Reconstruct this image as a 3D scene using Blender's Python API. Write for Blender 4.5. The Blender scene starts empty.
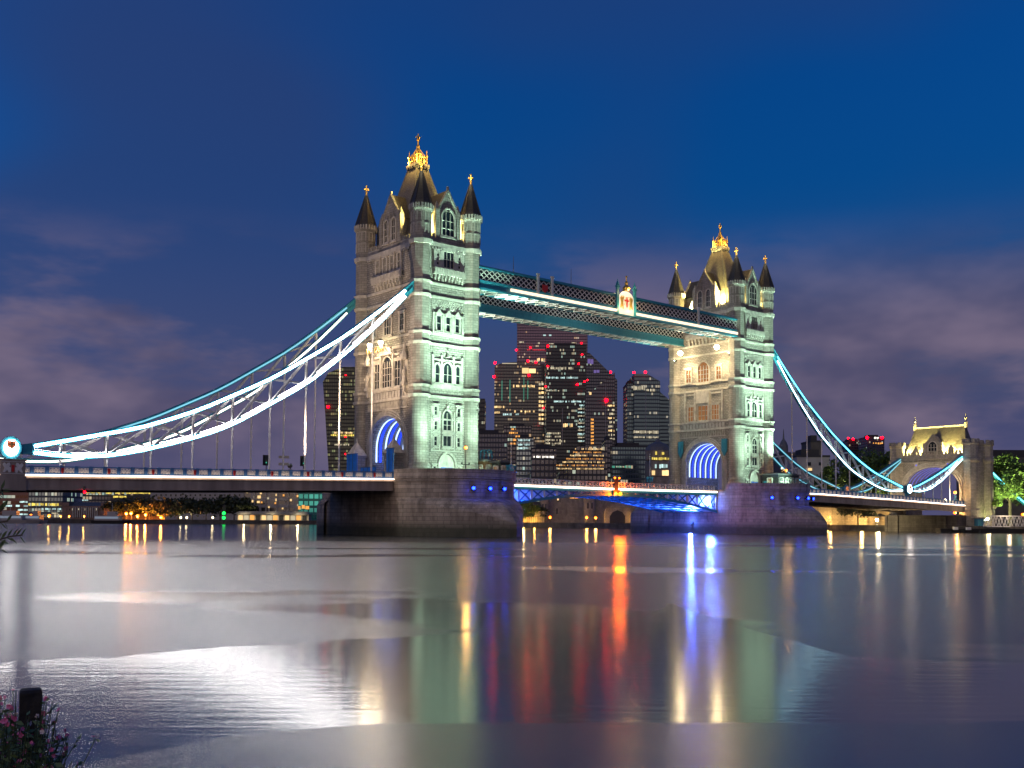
import bpy, math, random
from mathutils import Vector, Matrix, Quaternion
R = math.radians
PI = math.pi
random.seed(7)
scene = bpy.context.scene
COL = scene.collection

# ------------------------------------------------------------------ camera
CAM = Vector((-101.27, -146.70, 2.70))
YAW, PITCH, ROLL, FPX, V0 = 0.6978, 0.0394, 0.0062, 1036.0, 478.7
_f = Vector((math.sin(YAW) * math.cos(PITCH), math.cos(YAW) * math.cos(PITCH), math.sin(PITCH)))
_r = Vector((math.cos(YAW), -math.sin(YAW), 0)); _u = _r.cross(_f)
CR, CU = _r * math.cos(ROLL) + _u * math.sin(ROLL), _u * math.cos(ROLL) - _r * math.sin(ROLL)
CF = _f
cd = bpy.data.cameras.new('camera')
cam = bpy.data.objects.new('camera', cd)
COL.objects.link(cam)
cam.matrix_world = Matrix(((CR.x, CU.x, -CF.x, CAM.x), (CR.y, CU.y, -CF.y, CAM.y), (CR.z, CU.z, -CF.z, CAM.z), (0, 0, 0, 1)))
cd.sensor_width = 36
cd.lens = FPX / 1024 * 36
cd.shift_y = (V0 - 384) / 1024
cd.clip_start = 0.1
cd.clip_end = 20000
scene.camera = cam

# ------------------------------------------------------------------ world: dusk sky with city-lit cloud
world = bpy.data.worlds.new('World')
scene.world = world
world.use_nodes = True
wn, wl = world.node_tree.nodes, world.node_tree.links
wn.clear()
def wnode(t, **kw):
    n = wn.new(t)
    for k, v in kw.items():
        setattr(n, k, v)
    return n
def wmath(op, a, b=None, c=None, clamp=False):
    n = wn.new('ShaderNodeMath'); n.operation = op; n.use_clamp = clamp
    for i, v in enumerate((a, b, c)):
        if v is None: continue
        if isinstance(v, (int, float)): n.inputs[i].default_value = v
        else: wl.new(v, n.inputs[i])
    return n.outputs[0]
def wsmooth(v, lo, hi, o0=0.0, o1=1.0):
    n = wn.new('ShaderNodeMapRange'); n.interpolation_type = 'SMOOTHSTEP'
    wl.new(v, n.inputs[0])
    for i, k in enumerate((lo, hi, o0, o1)): n.inputs[i + 1].default_value = k
    return n.outputs[0]
def wmix(fac, a, b, mode='MIX'):
    n = wn.new('ShaderNodeMix'); n.data_type = 'RGBA'; n.blend_type = mode
    if isinstance(fac, (int, float)): n.inputs[0].default_value = fac
    else: wl.new(fac, n.inputs[0])
    for s, v in ((n.inputs[6], a), (n.inputs[7], b)):
        if isinstance(v, tuple): s.default_value = (*v, 1)
        else: wl.new(v, s)
    return n.outputs[2]
SUN_EL, SUN_ROT = R(-2.0), R(300)
sky = wnode('ShaderNodeTexSky', sky_type='NISHITA', sun_disc=False)
sky.sun_elevation, sky.sun_rotation = SUN_EL, SUN_ROT
sky.air_density, sky.dust_density, sky.ozone_density = 1.0, 0.3, 2.0
tc = wnode('ShaderNodeTexCoord')
rot = wnode('ShaderNodeVectorRotate', rotation_type='Z_AXIS')   # compass turn of the cloud field
rot.inputs['Angle'].default_value = YAW
wl.new(tc.outputs['Generated'], rot.inputs['Vector'])
sep = wnode('ShaderNodeSeparateXYZ')
wl.new(rot.outputs[0], sep.inputs[0])
dx, dy, dz = sep.outputs
el = wmath('ARCTAN2', dz, wmath('SQRT', wmath('ADD', wmath('MULTIPLY', dx, dx), wmath('MULTIPLY', dy, dy))))
az = wmath('ARCTAN2', dx, dy)
def cloud_noise(scale, ox, sx=1.0, sz=2.2, detail=5.0, rough=0.55, oz=0.0):
    cb = wnode('ShaderNodeCombineXYZ')
    wl.new(wmath('MULTIPLY_ADD', az, sx, ox), cb.inputs[0])
    wl.new(wmath('MULTIPLY_ADD', el, sz, oz), cb.inputs[1])
    n = wnode('ShaderNodeTexNoise'); n.inputs['Scale'].default_value = scale
    n.inputs['Detail'].default_value = detail; n.inputs['Roughness'].default_value = rough
    wl.new(cb.outputs[0], n.inputs['Vector'])
    return n.outputs['Fac']

base = wmix(1.0, sky.outputs[0], (0.030, 0.82, 1.92), 'MULTIPLY')
vary = cloud_noise(1.3, 6.7, sz=1.6, detail=2.0)
base = wmix(wsmooth(vary, 0.40, 0.60, 0.0, 0.70), base, (0.027, 0.050, 0.160))      # thin high veil
glow = wsmooth(el, 0.02, 0.32, 1.0, 0.0)
base = wmix(wmath('MULTIPLY', glow, 0.85), base, (0.084, 0.085, 0.195))             # city glow low down
low = wmath('MULTIPLY', wsmooth(el, 0.02, 0.10, 0.3, 1.0), wsmooth(el, 0.16, 0.29, 1.0, 0.0))
c1 = cloud_noise(2.6, 2.9, sx=0.9, sz=2.6, detail=6.0, oz=0.08)
cl = wmath('MULTIPLY', wsmooth(c1, 0.44, 0.55), low)
c2 = cloud_noise(5.0, 8.2, sz=2.0, detail=4.0)
ccol = wmix(wsmooth(c2, 0.35, 0.65), (0.092, 0.082, 0.158), (0.225, 0.172, 0.250))
base = wmix(wmath('MULTIPLY', cl, 0.85), base, ccol)
bg = wnode('ShaderNodeBackground')
wl.new(base, bg.inputs[0])
bg.inputs[1].default_value = 0.92
wo = wnode('ShaderNodeOutputWorld')
wl.new(bg.outputs[0], wo.inputs[0])

# added warm fill standing for city glow behind the viewer (the sun itself is below the horizon)
sd = bpy.data.lights.new('city_glow_fill', 'SUN')
sd.energy, sd.angle, sd.color = 0.60, R(60), (1.0, 0.72, 0.48)
so = bpy.data.objects.new('city_glow_fill', sd); COL.objects.link(so)
so.rotation_euler = Vector((0.80, 0.55, -0.22)).to_track_quat('-Z', 'Y').to_euler()

vs = scene.view_settings
scene.display_settings.display_device = 'sRGB'
vs.view_transform = 'Standard'; vs.look = 'None'
vs.exposure, vs.gamma, vs.use_curve_mapping = 0.0, 1.0, False
cy = scene.cycles
cy.use_denoising = True
cy.max_bounces, cy.diffuse_bounces, cy.glossy_bounces, cy.transparent_max_bounces = 5, 2, 3, 6
cy.sample_clamp_indirect = 4.0
cy.caustics_reflective = cy.caustics_refractive = False

# ------------------------------------------------------------------ helpers
def pix(px, py, d):
    """world point d metres out in front of the quay, seen in column px and row py of the photo"""
    return CAM + (CF + CR * ((px - 512) / FPX) + CU * ((V0 - py) / FPX)) * d
def at(px, d, z=0.0):
    b = CF + CR * ((px - 512) / FPX)
    w = ((z - CAM.z) / d - b.z) / CU.z
    return CAM + (b + CU * w) * d
def zat(py, d, px=512):
    return pix(px, py, d).z
def proj(P):
    v = Vector(P) - CAM; d = v.dot(CF)
    return 512 + FPX * v.dot(CR) / d, V0 - FPX * v.dot(CU) / d

class MB:
    """collects faces, then links them as ONE mesh object"""
    def __init__(s):
        s.v, s.f, s.m, s.u = [], [], [], []
    def face(s, pts, mi=0, uv=None):
        b = len(s.v)
        s.v += [tuple(p) for p in pts]
        s.f.append(tuple(range(b, b + len(pts)))); s.m.append(mi); s.u.append(uv)
    def box(s, x0, x1, y0, y1, z0, z1, mi=0):
        if x0 > x1: x0, x1 = x1, x0
        if y0 > y1: y0, y1 = y1, y0
        s.prism([(x0, y0), (x1, y0), (x1, y1), (x0, y1)], z0, z1, mi)
    def prism(s, poly, z0, z1, mi=0, top=None, cap=(1, 1), mtop=None):
        """poly is counter-clockwise seen from above; top = polygon at z1 (taper)"""
        top = top or poly
        n = len(poly); per = 0.0
        for i in range(n):
            a, b = poly[i], poly[(i + 1) % n]; c, d = top[(i + 1) % n], top[i]
            l = math.hypot(b[0] - a[0], b[1] - a[1])
            s.face([(*a, z0), (*b, z0), (*c, z1), (*d, z1)], mi, [(per, z0), (per + l, z0), (per + l, z1), (per, z1)])
            per += l
        if cap[1]: s.face([(*p, z1) for p in top], mi if mtop is None else mtop)
        if cap[0]: s.face([(*p, z0) for p in reversed(poly)], mi)
    def cyl(s, cx, cy, z0, z1, r0, r1=None, n=8, ph=None, mi=0, cap=(1, 1)):
        r1 = r0 if r1 is None else r1
        ph = PI / n if ph is None else ph
        A = [(cx + r0 * math.cos(ph + 2 * PI * i / n), cy + r0 * math.sin(ph + 2 * PI * i / n)) for i in range(n)]
        B = [(cx + r1 * math.cos(ph + 2 * PI * i / n), cy + r1 * math.sin(ph + 2 * PI * i / n)) for i in range(n)]
        s.prism(A, z0, z1, mi, B, cap)
    def lathe(s, cx, cy, prof, n=8, mi=0, ph=None):
        for i in range(len(prof) - 1):
            (r0, z0), (r1, z1) = prof[i], prof[i + 1]
            s.cyl(cx, cy, z0, z1, max(r0, .002), max(r1, .002), n, ph, mi, (i == 0, i == len(prof) - 2))
    def beam(s, p, q, w, h, mi=0):
        p, q = Vector(p), Vector(q); d = (q - p)
        L = d.length
        if L < 1e-6: return
        d /= L
        up = Vector((0, 0, 1)) if abs(d.z) < .99 else Vector((1, 0, 0))
        a = d.cross(up).normalized() * (w / 2); b = a.cross(d).normalized() * (h / 2)
        c0 = [p + a + b, p - a + b, p - a - b, p + a - b]; c1 = [x + (q - p) for x in c0]
        for i in range(4):
            j = (i + 1) % 4
            s.face([c0[i], c0[j], c1[j], c1[i]][::-1], mi)
        s.face(c0, mi); s.face(c1[::-1], mi)
    def path(s, pts, w, h, mi=0):
        for a, b in zip(pts, pts[1:]): s.beam(a, b, w, h, mi)
    def plate(s, pts, off, mi=0):
        """planar outline pts thickened by vector off"""
        off = Vector(off); P = [Vector(p) for p in pts]; Q = [p + off for p in P]
        s.face(P[::-1], mi); s.face(Q, mi)
        n = len(P)
        for i in range(n):
            j = (i + 1) % n
            s.face([P[i], P[j], Q[j], Q[i]], mi)
    def ball(s, c, r, mi=0, n=8, sz=1.0):
        c = Vector(c); k = n // 2
        for i in range(k):
            a0, a1 = -PI / 2 + PI * i / k, -PI / 2 + PI * (i + 1) / k
            for j in range(n):
                b0, b1 = 2 * PI * j / n, 2 * PI * (j + 1) / n
                P = [c + Vector((r * math.cos(a) * math.cos(b), r * math.cos(a) * math.sin(b), r * sz * math.sin(a))) for a, b in ((a0, b0), (a0, b1), (a1, b1), (a1, b0))]
                if i == 0: P = [P[0], P[2], P[3]]
                elif i == k - 1: P = P[:3]
                s.face(P, mi)
    def build(s, name, mats, parent=None, loc=None, smooth=False, rz=0.0):
        me = bpy.data.meshes.new(name)
        me.from_pydata(s.v, [], s.f)
        if not isinstance(mats, (list, tuple)): mats = [mats]
        for m in mats: me.materials.append(m)
        me.polygons.foreach_set('material_index', s.m)
        if smooth: me.polygons.foreach_set('use_smooth', [True] * len(s.f))
        ul = me.uv_layers.new(name='UVMap'); uvs = []
        for p, uv in zip(me.polygons, s.u):
            if uv: uvs += [c for q in uv for c in q]; continue
            n = p.normal
            if abs(n.z) > .8 or math.hypot(n.x, n.y) < 1e-6:
                for i in p.vertices: uvs += [s.v[i][0], s.v[i][1]]
            else:
                l = math.hypot(n.x, n.y); tx, ty = -n.y / l, n.x / l
                for i in p.vertices:
                    q = s.v[i]; uvs += [q[0] * tx + q[1] * ty, q[2]]
        ul.data.foreach_set('uv', uvs)
        o = bpy.data.objects.new(name, me); COL.objects.link(o)
        if parent: o.parent = parent
        if loc is not None: o.location = loc
        o.rotation_euler.z = rz
        return o

def tag(o, label, cat, group=None, kind=None):
    o['label'] = label; o['category'] = cat
    if group: o['group'] = group
    if kind: o['kind'] = kind
    return o
def thing(name, label, cat, loc=(0, 0, 0), rz=0.0, group=None):
    o = bpy.data.objects.new(name, None); COL.objects.link(o)
    o.location = loc; o.rotation_euler.z = rz
    o.empty_display_size = 0.5
    return tag(o, label, cat, group)
def dup(o, loc=None, rz=None, label=None, parent=None, scale=None):
    c = o.copy(); COL.objects.link(c)
    if parent: c.parent = parent
    if loc is not None: c.location = loc
    if rz is not None: c.rotation_euler.z = rz
    if scale is not None: c.scale = scale
    if label: c['label'] = label
    for ch in list(o.children): dup(ch, parent=c)
    return c
def lamp(kind, loc, energy, color, size=0.15, target=None, angle=60, blend=0.6, parent=None):
    l = bpy.data.lights.new(kind.lower() + '_lamp', kind)
    l.energy, l.color, l.shadow_soft_size = energy, color, size
    o = bpy.data.objects.new(kind.lower() + '_lamp', l); COL.objects.link(o)
    if parent: o.parent = parent
    o.location = loc
    if kind == 'SPOT':
        l.spot_size, l.spot_blend = R(angle), blend
        o.rotation_euler = (Vector(target) - Vector(loc)).to_track_quat('-Z', 'Y').to_euler()
    return o

# ------------------------------------------------------------------ materials
def mat(name, color, rough=0.6, metal=0.0, var=0.0, vscale=1.0, emit=None, es=0.0, bump=0.0, coat=0.0, streak=False):
    m = bpy.data.materials.new(name); m.use_nodes = True
    nt = m.node_tree; b = nt.nodes['Principled BSDF']
    b.inputs['Base Color'].default_value = (*color, 1)
    b.inputs['Roughness'].default_value = rough
    b.inputs['Metallic'].default_value = metal
    b.inputs['Coat Weight'].default_value = coat
    if emit:
        b.inputs['Emission Color'].default_value = (*emit, 1)
        b.inputs['Emission Strength'].default_value = es
    if var or bump:
        g = nt.nodes.new('ShaderNodeNewGeometry')
        n = nt.nodes.new('ShaderNodeTexNoise'); n.inputs['Scale'].default_value = vscale
        n.inputs['Detail'].default_value = 6
        if streak:
            mp = nt.nodes.new('ShaderNodeMapping'); mp.inputs['Scale'].default_value = (1, 1, 0.12)
            nt.links.new(g.outputs['Position'], mp.inputs[0]); nt.links.new(mp.outputs[0], n.inputs['Vector'])
        else: nt.links.new(g.outputs['Position'], n.inputs['Vector'])
        mr = nt.nodes.new('ShaderNodeMapRange')
        for i, k in enumerate((0.3, 0.7, 1 - var, 1 + var)): mr.inputs[i + 1].default_value = k
        nt.links.new(n.outputs['Fac'], mr.inputs[0])
        mx = nt.nodes.new('ShaderNodeMix'); mx.data_type = 'RGBA'; mx.blend_type = 'MULTIPLY'; mx.inputs[0].default_value = 1
        mx.inputs[6].default_value = (*color, 1)
        nt.links.new(mr.outputs[0], mx.inputs[7]); nt.links.new(mx.outputs[2], b.inputs['Base Color'])
        if bump:
            bp = nt.nodes.new('ShaderNodeBump'); bp.inputs['Strength'].default_value = bump; bp.inputs['Distance'].default_value = 0.05
            nt.links.new(n.outputs['Fac'], bp.inputs['Height']); nt.links.new(bp.outputs[0], b.inputs['Normal'])
    return m
def masonry(name, c1, c2, mortar, bw=1.0, bh=0.45, rough=0.85, bump=0.6, stain=0.35, ms=0.03, dist=0.06, tide=False):
    m = bpy.data.materials.new(name); m.use_nodes = True
    nt = m.node_tree; N, L = nt.nodes, nt.links; b = N['Principled BSDF']
    uv = N.new('ShaderNodeUVMap')
    br = N.new('ShaderNodeTexBrick'); br.offset = 0.5; br.inputs['Scale'].default_value = 1.0
    br.inputs['Brick Width'].default_value = bw; br.inputs['Row Height'].default_value = bh
    br.inputs['Mortar Size'].default_value = ms; br.inputs['Mortar Smooth'].default_value = 0.3
    br.inputs['Color1'].default_value = (*c1, 1); br.inputs['Color2'].default_value = (*c2, 1); br.inputs['Mortar'].default_value = (*mortar, 1)
    L.new(uv.outputs[0], br.inputs['Vector'])
    g = N.new('ShaderNodeNewGeometry')
    mp = N.new('ShaderNodeMapping'); mp.inputs['Scale'].default_value = (1, 1, 0.3)
    L.new(g.outputs['Position'], mp.inputs[0])
    n = N.new('ShaderNodeTexNoise'); n.inputs['Scale'].default_value = 0.55; n.inputs['Detail'].default_value = 8; n.inputs['Roughness'].default_value = 0.65
    L.new(mp.outputs[0], n.inputs['Vector'])
    mr = N.new('ShaderNodeMapRange')
    for i, k in enumerate((0.3, 0.7, 1 - stain, 1 + stain * 0.6)): mr.inputs[i + 1].default_value = k
    L.new(n.outputs['Fac'], mr.inputs[0])
    mx = N.new('ShaderNodeMix'); mx.data_type = 'RGBA'; mx.blend_type = 'MULTIPLY'; mx.inputs[0].default_value = 1
    L.new(br.outputs['Color'], mx.inputs[6]); L.new(mr.outputs[0], mx.inputs[7]); L.new(mx.outputs[2], b.inputs['Base Color'])
    if tide:                                             # weed and silt left by the tide on the lowest courses
        sz = N.new('ShaderNodeSeparateXYZ'); L.new(g.outputs['Position'], sz.inputs[0])
        hz = N.new('ShaderNodeMath'); hz.operation = 'MULTIPLY_ADD'; hz.inputs[1].default_value = -2.2; L.new(n.outputs['Fac'], hz.inputs[0]); L.new(sz.outputs[2], hz.inputs[2])
        tr = N.new('ShaderNodeMapRange'); L.new(hz.outputs[0], tr.inputs[0])
        for i, k in enumerate((0.1, 1.4, 0.85, 0.0)): tr.inputs[i + 1].default_value = k
        tm = N.new('ShaderNodeMix'); tm.data_type = 'RGBA'; L.new(tr.outputs[0], tm.inputs[0]); L.new(mx.outputs[2], tm.inputs[6]); tm.inputs[7].default_value = (0.045, 0.055, 0.032, 1)
        L.new(tm.outputs[2], b.inputs['Base Color'])
    b.inputs['Roughness'].default_value = rough
    n2 = N.new('ShaderNodeTexNoise'); n2.inputs['Scale'].default_value = 3.0; n2.inputs['Detail'].default_value = 5
    L.new(g.outputs['Position'], n2.inputs['Vector'])
    ad = N.new('ShaderNodeMath'); ad.operation = 'MULTIPLY_ADD'; ad.inputs[1].default_value = -1.0
    L.new(br.outputs['Fac'], ad.inputs[0]); L.new(n2.outputs['Fac'], ad.inputs[2])
    bp = N.new('ShaderNodeBump'); bp.inputs['Strength'].default_value = bump; bp.inputs['Distance'].default_value = dist
    L.new(ad.outputs[0], bp.inputs['Height']); L.new(bp.outputs[0], b.inputs['Normal'])
    return m
def led(name, color, strength):
    return mat(name, (0.08, 0.08, 0.08), 0.4, emit=color, es=strength)
def lit_rooms(name, color, strength):
    """lit windows, each room at its own level"""
    m = mat(name, (0.05, 0.05, 0.05), 0.3, emit=color, es=strength); nt = m.node_tree
    g = nt.nodes.new('ShaderNodeNewGeometry'); mr = nt.nodes.new('ShaderNodeMapRange')
    mr.inputs[3].default_value = strength * 0.25; mr.inputs[4].default_value = strength * 1.35
    nt.links.new(g.outputs['Random Per Island'], mr.inputs[0]); nt.links.new(mr.outputs[0], nt.nodes['Principled BSDF'].inputs['Emission Strength'])
    return m
def facade(name, base, cw, ch, thr, col1, col2, strength, rough=0.3, run=0.15, mx_=0.12, mz=0.3, seed=0.0, glassy=3.0):
    """curtain wall: dark glass cells, a random share of them lit from inside"""
    m = bpy.data.materials.new(name); m.use_nodes = True
    nt = m.node_tree; N, L = nt.nodes, nt.links; b = N['Principled BSDF']
    def mth(op, a, b_=None, c=None):
        n = N.new('ShaderNodeMath'); n.operation = op
        for i, v in enumerate((a, b_, c)):
            if v is None: continue
            if isinstance(v, (int, float)): n.inputs[i].default_value = v
            else: L.new(v, n.inputs[i])
        return n.outputs[0]
    uv = N.new('ShaderNodeUVMap'); sp = N.new('ShaderNodeSeparateXYZ'); L.new(uv.outputs[0], sp.inputs[0])
    u, v = mth('DIVIDE', sp.outputs[0], cw), mth('DIVIDE', sp.outputs[1], ch)
    iu, iv = mth('FLOOR', u), mth('FLOOR', v)
    fu, fv = mth('FRACT', u), mth('FRACT', v)
    inside = mth('MULTIPLY', mth('MULTIPLY', mth('GREATER_THAN', fu, mx_), mth('LESS_THAN', fu, 1 - mx_)), mth('MULTIPLY', mth('GREATER_THAN', fv, mz), mth('LESS_THAN', fv, 0.92)))
    cb = N.new('ShaderNodeCombineXYZ'); L.new(mth('ADD', iu, seed), cb.inputs[0]); L.new(iv, cb.inputs[1])
    w = N.new('ShaderNodeTexWhiteNoise'); w.noise_dimensions = '2D'; L.new(cb.outputs[0], w.inputs['Vector'])
    cb2 = N.new('ShaderNodeCombineXYZ'); L.new(mth('MULTIPLY_ADD', iu, run, seed * 3.7), cb2.inputs[0]); L.new(mth('MULTIPLY', iv, 5.3), cb2.inputs[1])
    nz = N.new('ShaderNodeTexNoise'); nz.noise_dimensions = '2D'; nz.inputs['Scale'].default_value = 1.0; nz.inputs['Detail'].default_value = 0
    L.new(cb2.outputs[0], nz.inputs['Vector'])
    sc = mth('ADD', mth('MULTIPLY', w.outputs['Value'], 0.35), mth('MULTIPLY', nz.outputs['Fac'], 0.9))
    lit = mth('MULTIPLY', mth('GREATER_THAN', sc, thr), inside)
    wv = N.new('ShaderNodeTexWhiteNoise'); wv.noise_dimensions = '3D'
    cb3 = N.new('ShaderNodeCombineXYZ'); L.new(iu, cb3.inputs[0]); L.new(iv, cb3.inputs[1]); cb3.inputs[2].default_value = 4.2 + seed
    L.new(cb3.outputs[0], wv.inputs['Vector'])
    mc = N.new('ShaderNodeMix'); mc.data_type = 'RGBA'; L.new(wv.outputs['Value'], mc.inputs[0])
    mc.inputs[6].default_value = (*col1, 1); mc.inputs[7].default_value = (*col2, 1)
    st = mth('MULTIPLY', mth('MULTIPLY', lit, strength), mth('MULTIPLY_ADD', w.outputs['Value'], 0.9, 0.25))
    L.new(mc.outputs[2], b.inputs['Emission Color']); L.new(st, b.inputs['Emission Strength'])
    bm = N.new('ShaderNodeMix'); bm.data_type = 'RGBA'; L.new(inside, bm.inputs[0])
    bm.inputs[6].default_value = (*base, 1); bm.inputs[7].default_value = (*[min(1, c * glassy) for c in base], 1)
    L.new(bm.outputs[2], b.inputs['Base Color'])
    L.new(mth('MULTIPLY', inside, 0.75), b.inputs['Metallic'])
    rr = mth('MULTIPLY_ADD', inside, 0.12 - 0.6, 0.6); L.new(rr, b.inputs['Roughness'])
    return m

M = {}
M['granite'] = masonry('pale_granite_ashlar', (0.40, 0.38, 0.33), (0.30, 0.285, 0.25), (0.20, 0.19, 0.17), 1.0, 0.42)
M['rubble'] = masonry('rough_granite_facing', (0.43, 0.41, 0.36), (0.30, 0.285, 0.25), (0.19, 0.18, 0.16), 0.75, 0.36, bump=0.9, stain=0.28, ms=0.05, dist=0.12)
M['portland'] = mat('portland_stone_dressing', (0.47, 0.45, 0.40), 0.8, var=0.25, vscale=1.4, bump=0.3)
M['pier'] = masonry('pier_granite_blocks', (0.42, 0.35, 0.28), (0.29, 0.245, 0.20), (0.16, 0.135, 0.11), 1.9, 0.62, stain=0.6, bump=0.7, dist=0.08, tide=True)
M['slate'] = masonry('grey_roof_slate', (0.16, 0.15, 0.135), (0.11, 0.105, 0.095), (0.05, 0.05, 0.045), 0.5, 0.35, rough=0.6, stain=0.3, dist=0.05)
M['darkslate'] = masonry('dark_spire_slate', (0.05, 0.048, 0.05), (0.032, 0.031, 0.033), (0.015, 0.015, 0.015), 0.4, 0.3, rough=0.6, stain=0.3, dist=0.05)
M['lead'] = mat('weathered_lead', (0.12, 0.125, 0.13), 0.55, var=0.2, vscale=2)
M['gold'] = mat('gilded_metal', (0.85, 0.55, 0.13), 0.35, 0.75, var=0.2, vscale=6)
M['teal'] = mat('turquoise_bridge_paint', (0.035, 0.26, 0.36), 0.4, var=0.12, vscale=3)
M['blue'] = mat('royal_blue_bridge_paint', (0.06, 0.17, 0.38), 0.4, var=0.12, vscale=3)
M['white'] = mat('white_bridge_paint', (0.72, 0.71, 0.68), 0.45, var=0.10, vscale=2.5)
M['red'] = mat('red_enamel_paint', (0.55, 0.03, 0.02), 0.4)
M['steel'] = mat('dark_grey_girder_paint', (0.32, 0.265, 0.22), 0.5, var=0.3, vscale=0.8, streak=True)
M['black'] = mat('black_ironwork', (0.02, 0.02, 0.022), 0.5)
M['glass'] = mat('dark_leaded_glass', (0.018, 0.025, 0.03), 0.12)
M['litglass'] = mat('amber_lit_window_glass', (0.05, 0.03, 0.02), 0.15, emit=(1.0, 0.42, 0.12), es=0.28)
M['bluedoor'] = mat('blue_painted_door', (0.03, 0.10, 0.55), 0.4)
M['hoard'] = mat('bright_blue_hoarding', (0.02, 0.24, 0.80), 0.5, var=0.1, vscale=2)
M['asphalt'] = mat('asphalt', (0.05, 0.05, 0.05), 0.85, var=0.2, vscale=1.5)
M['led_white'] = led('white_led_strip', (1.0, 0.93, 0.90), 33.0)
M['led_cyan'] = led('cool_cyan_led_strip', (0.13, 0.76, 1.0), 4.5)
M['led_cool'] = led('cool_white_led_strip', (0.66, 0.93, 1.0), 7.0)
M['teal_glow'] = led('dim_teal_chord_glow', (0.20, 0.62, 0.78), 1.2)  # added glow for the far chains in place of light on their paint
M['led_warm'] = led('warm_white_deck_led', (1.0, 0.74, 0.56), 6.0)
M['led_walk'] = led('walkway_warm_led', (1.0, 0.76, 0.54), 1.7)
M['led_arch'] = led('arch_blue_white_led', (0.45, 0.62, 1.0), 2.2)
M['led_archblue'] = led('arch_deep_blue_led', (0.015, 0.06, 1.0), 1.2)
M['lamp_warm'] = led('warm_floodlight_lens', (1.0, 0.80, 0.45), 60.0)
M['lamp_orange'] = led('orange_lamp_glass', (1.0, 0.16, 0.004), 6.5)
M['lamp_blue'] = led('blue_floodlight_lens', (0.005, 0.022, 1.0), 24.0)
M['lamp_cold'] = led('cold_bluewhite_floodlight_lens', (0.35, 0.5, 1.0), 60.0)
M['lamp_red'] = led('red_warning_lamp', (1.0, 0.0, 0.004), 26.0)
M['lamp_green'] = led('green_signal_lamp', (0.01, 1.0, 0.10), 3.0)
M['lamp_green_flood'] = led('pale_green_floodlight_lens', (0.75, 1.0, 0.8), 12.0)
M['timber'] = mat('dark_wet_timber', (0.012, 0.011, 0.010), 0.7, var=0.4, vscale=14, bump=0.5)
M['arms_red_lit'] = led('glowing_shield_red', (1.0, 0.24, 0.10), 0.75)  # glow put into the red of the chain shields, which no lamp lights
M['lamp_warmdim'] = led('dim_warm_lamp_glass', (1.0, 0.78, 0.4), 8.0)
M['aspect'] = led('green_signal_aspect', (0.05, 0.8, 0.5), 0.6)

# ------------------------------------------------------------------ bridge towers
class Face:
    def __init__(s, nx, ny, dist):
        s.n, s.t, s.d = Vector((nx, ny, 0)), Vector((-ny, nx, 0)), dist
    def p(s, u, off, z):
        v = s.n * (s.d + off) + s.t * u
        return (v.x, v.y, z)
    def box(s, mb, u0, u1, o0, o1, z0, z1, mi=0):
        mb.prism([s.p(u, o, 0)[:2] for u, o in ((u0, o1), (u1, o1), (u1, o0), (u0, o0))], z0, z1, mi)
    def plate(s, mb, uz, o0, o1, mi=0):
        mb.plate([s.p(u, o0, z) for u, z in uz], s.n * (o1 - o0), mi)

def arch_pts(u, z0, w, h, n=5, k=1.0):
    """outline of an opening with a pointed head: starts bottom right, counter-clockwise"""
    hw = w / 2; zs = z0 + h - hw * 1.15 * k
    pts = [(u - hw, z0), (u + hw, z0)]
    for i in range(n + 1):
        a = i / n
        pts.append((u + hw * math.cos(a * PI / 2) ** 1.15, zs + hw * 1.15 * k * math.sin(a * PI / 2)))
    for i in range(n - 1, -1, -1):
        a = i / n
        pts.append((u - hw * math.cos(a * PI / 2) ** 1.15, zs + hw * 1.15 * k * math.sin(a * PI / 2)))
    return pts
def window(F, u, z, w, h, parent=None, lights=2, rows=2, arch=False, hood=True, glass='glass', one=None):
    """framed window on wall F; the leaded glass is a part of the window"""
    mb = one or MB(); fr = 0.16
    out = arch_pts(u, z, w, h) if arch else [(u - w/2, z), (u + w/2, z), (u + w/2, z + h), (u - w/2, z + h)]
    g = MB()
    F.plate(g if not one else mb, out, 0.02, 0.06, 1 if one else 0)
    pts = [Vector(F.p(a, 0.14, b)) for a, b in out]
    for a, b in zip(pts, pts[1:] + pts[:1]): mb.beam(a, b, 0.30, fr * 1.6) if abs((b - a).z) < abs((b - a).length) * .3 else mb.beam(a, b, fr * 1.4, 0.30) if abs(F.n.y) > .5 else mb.beam(a, b, 0.30, fr * 1.4)
    top = z + h - (w * .28 if arch else 0)
    for i in range(1, lights):
        x = u - w/2 + w * i / lights
        F.box(mb, x - .05, x + .05, 0.05, 0.20, z, top)
    for j in range(1, rows):
        zz = z + (top - z) * j / rows
        F.box(mb, u - w/2, u + w/2, 0.05, 0.17, zz - .045, zz + .045)
    F.box(mb, u - w/2 - .3, u + w/2 + .3, 0.0, 0.34, z - .34, z - .12)
    if hood and not arch: F.box(mb, u - w/2 - .3, u + w/2 + .3, 0.0, 0.32, z + h + .15, z + h + .38)
    if one: return None
    o = mb.build('window', M['portland'], parent)
    g.build('pane', M[glass], o)
    return o

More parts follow.
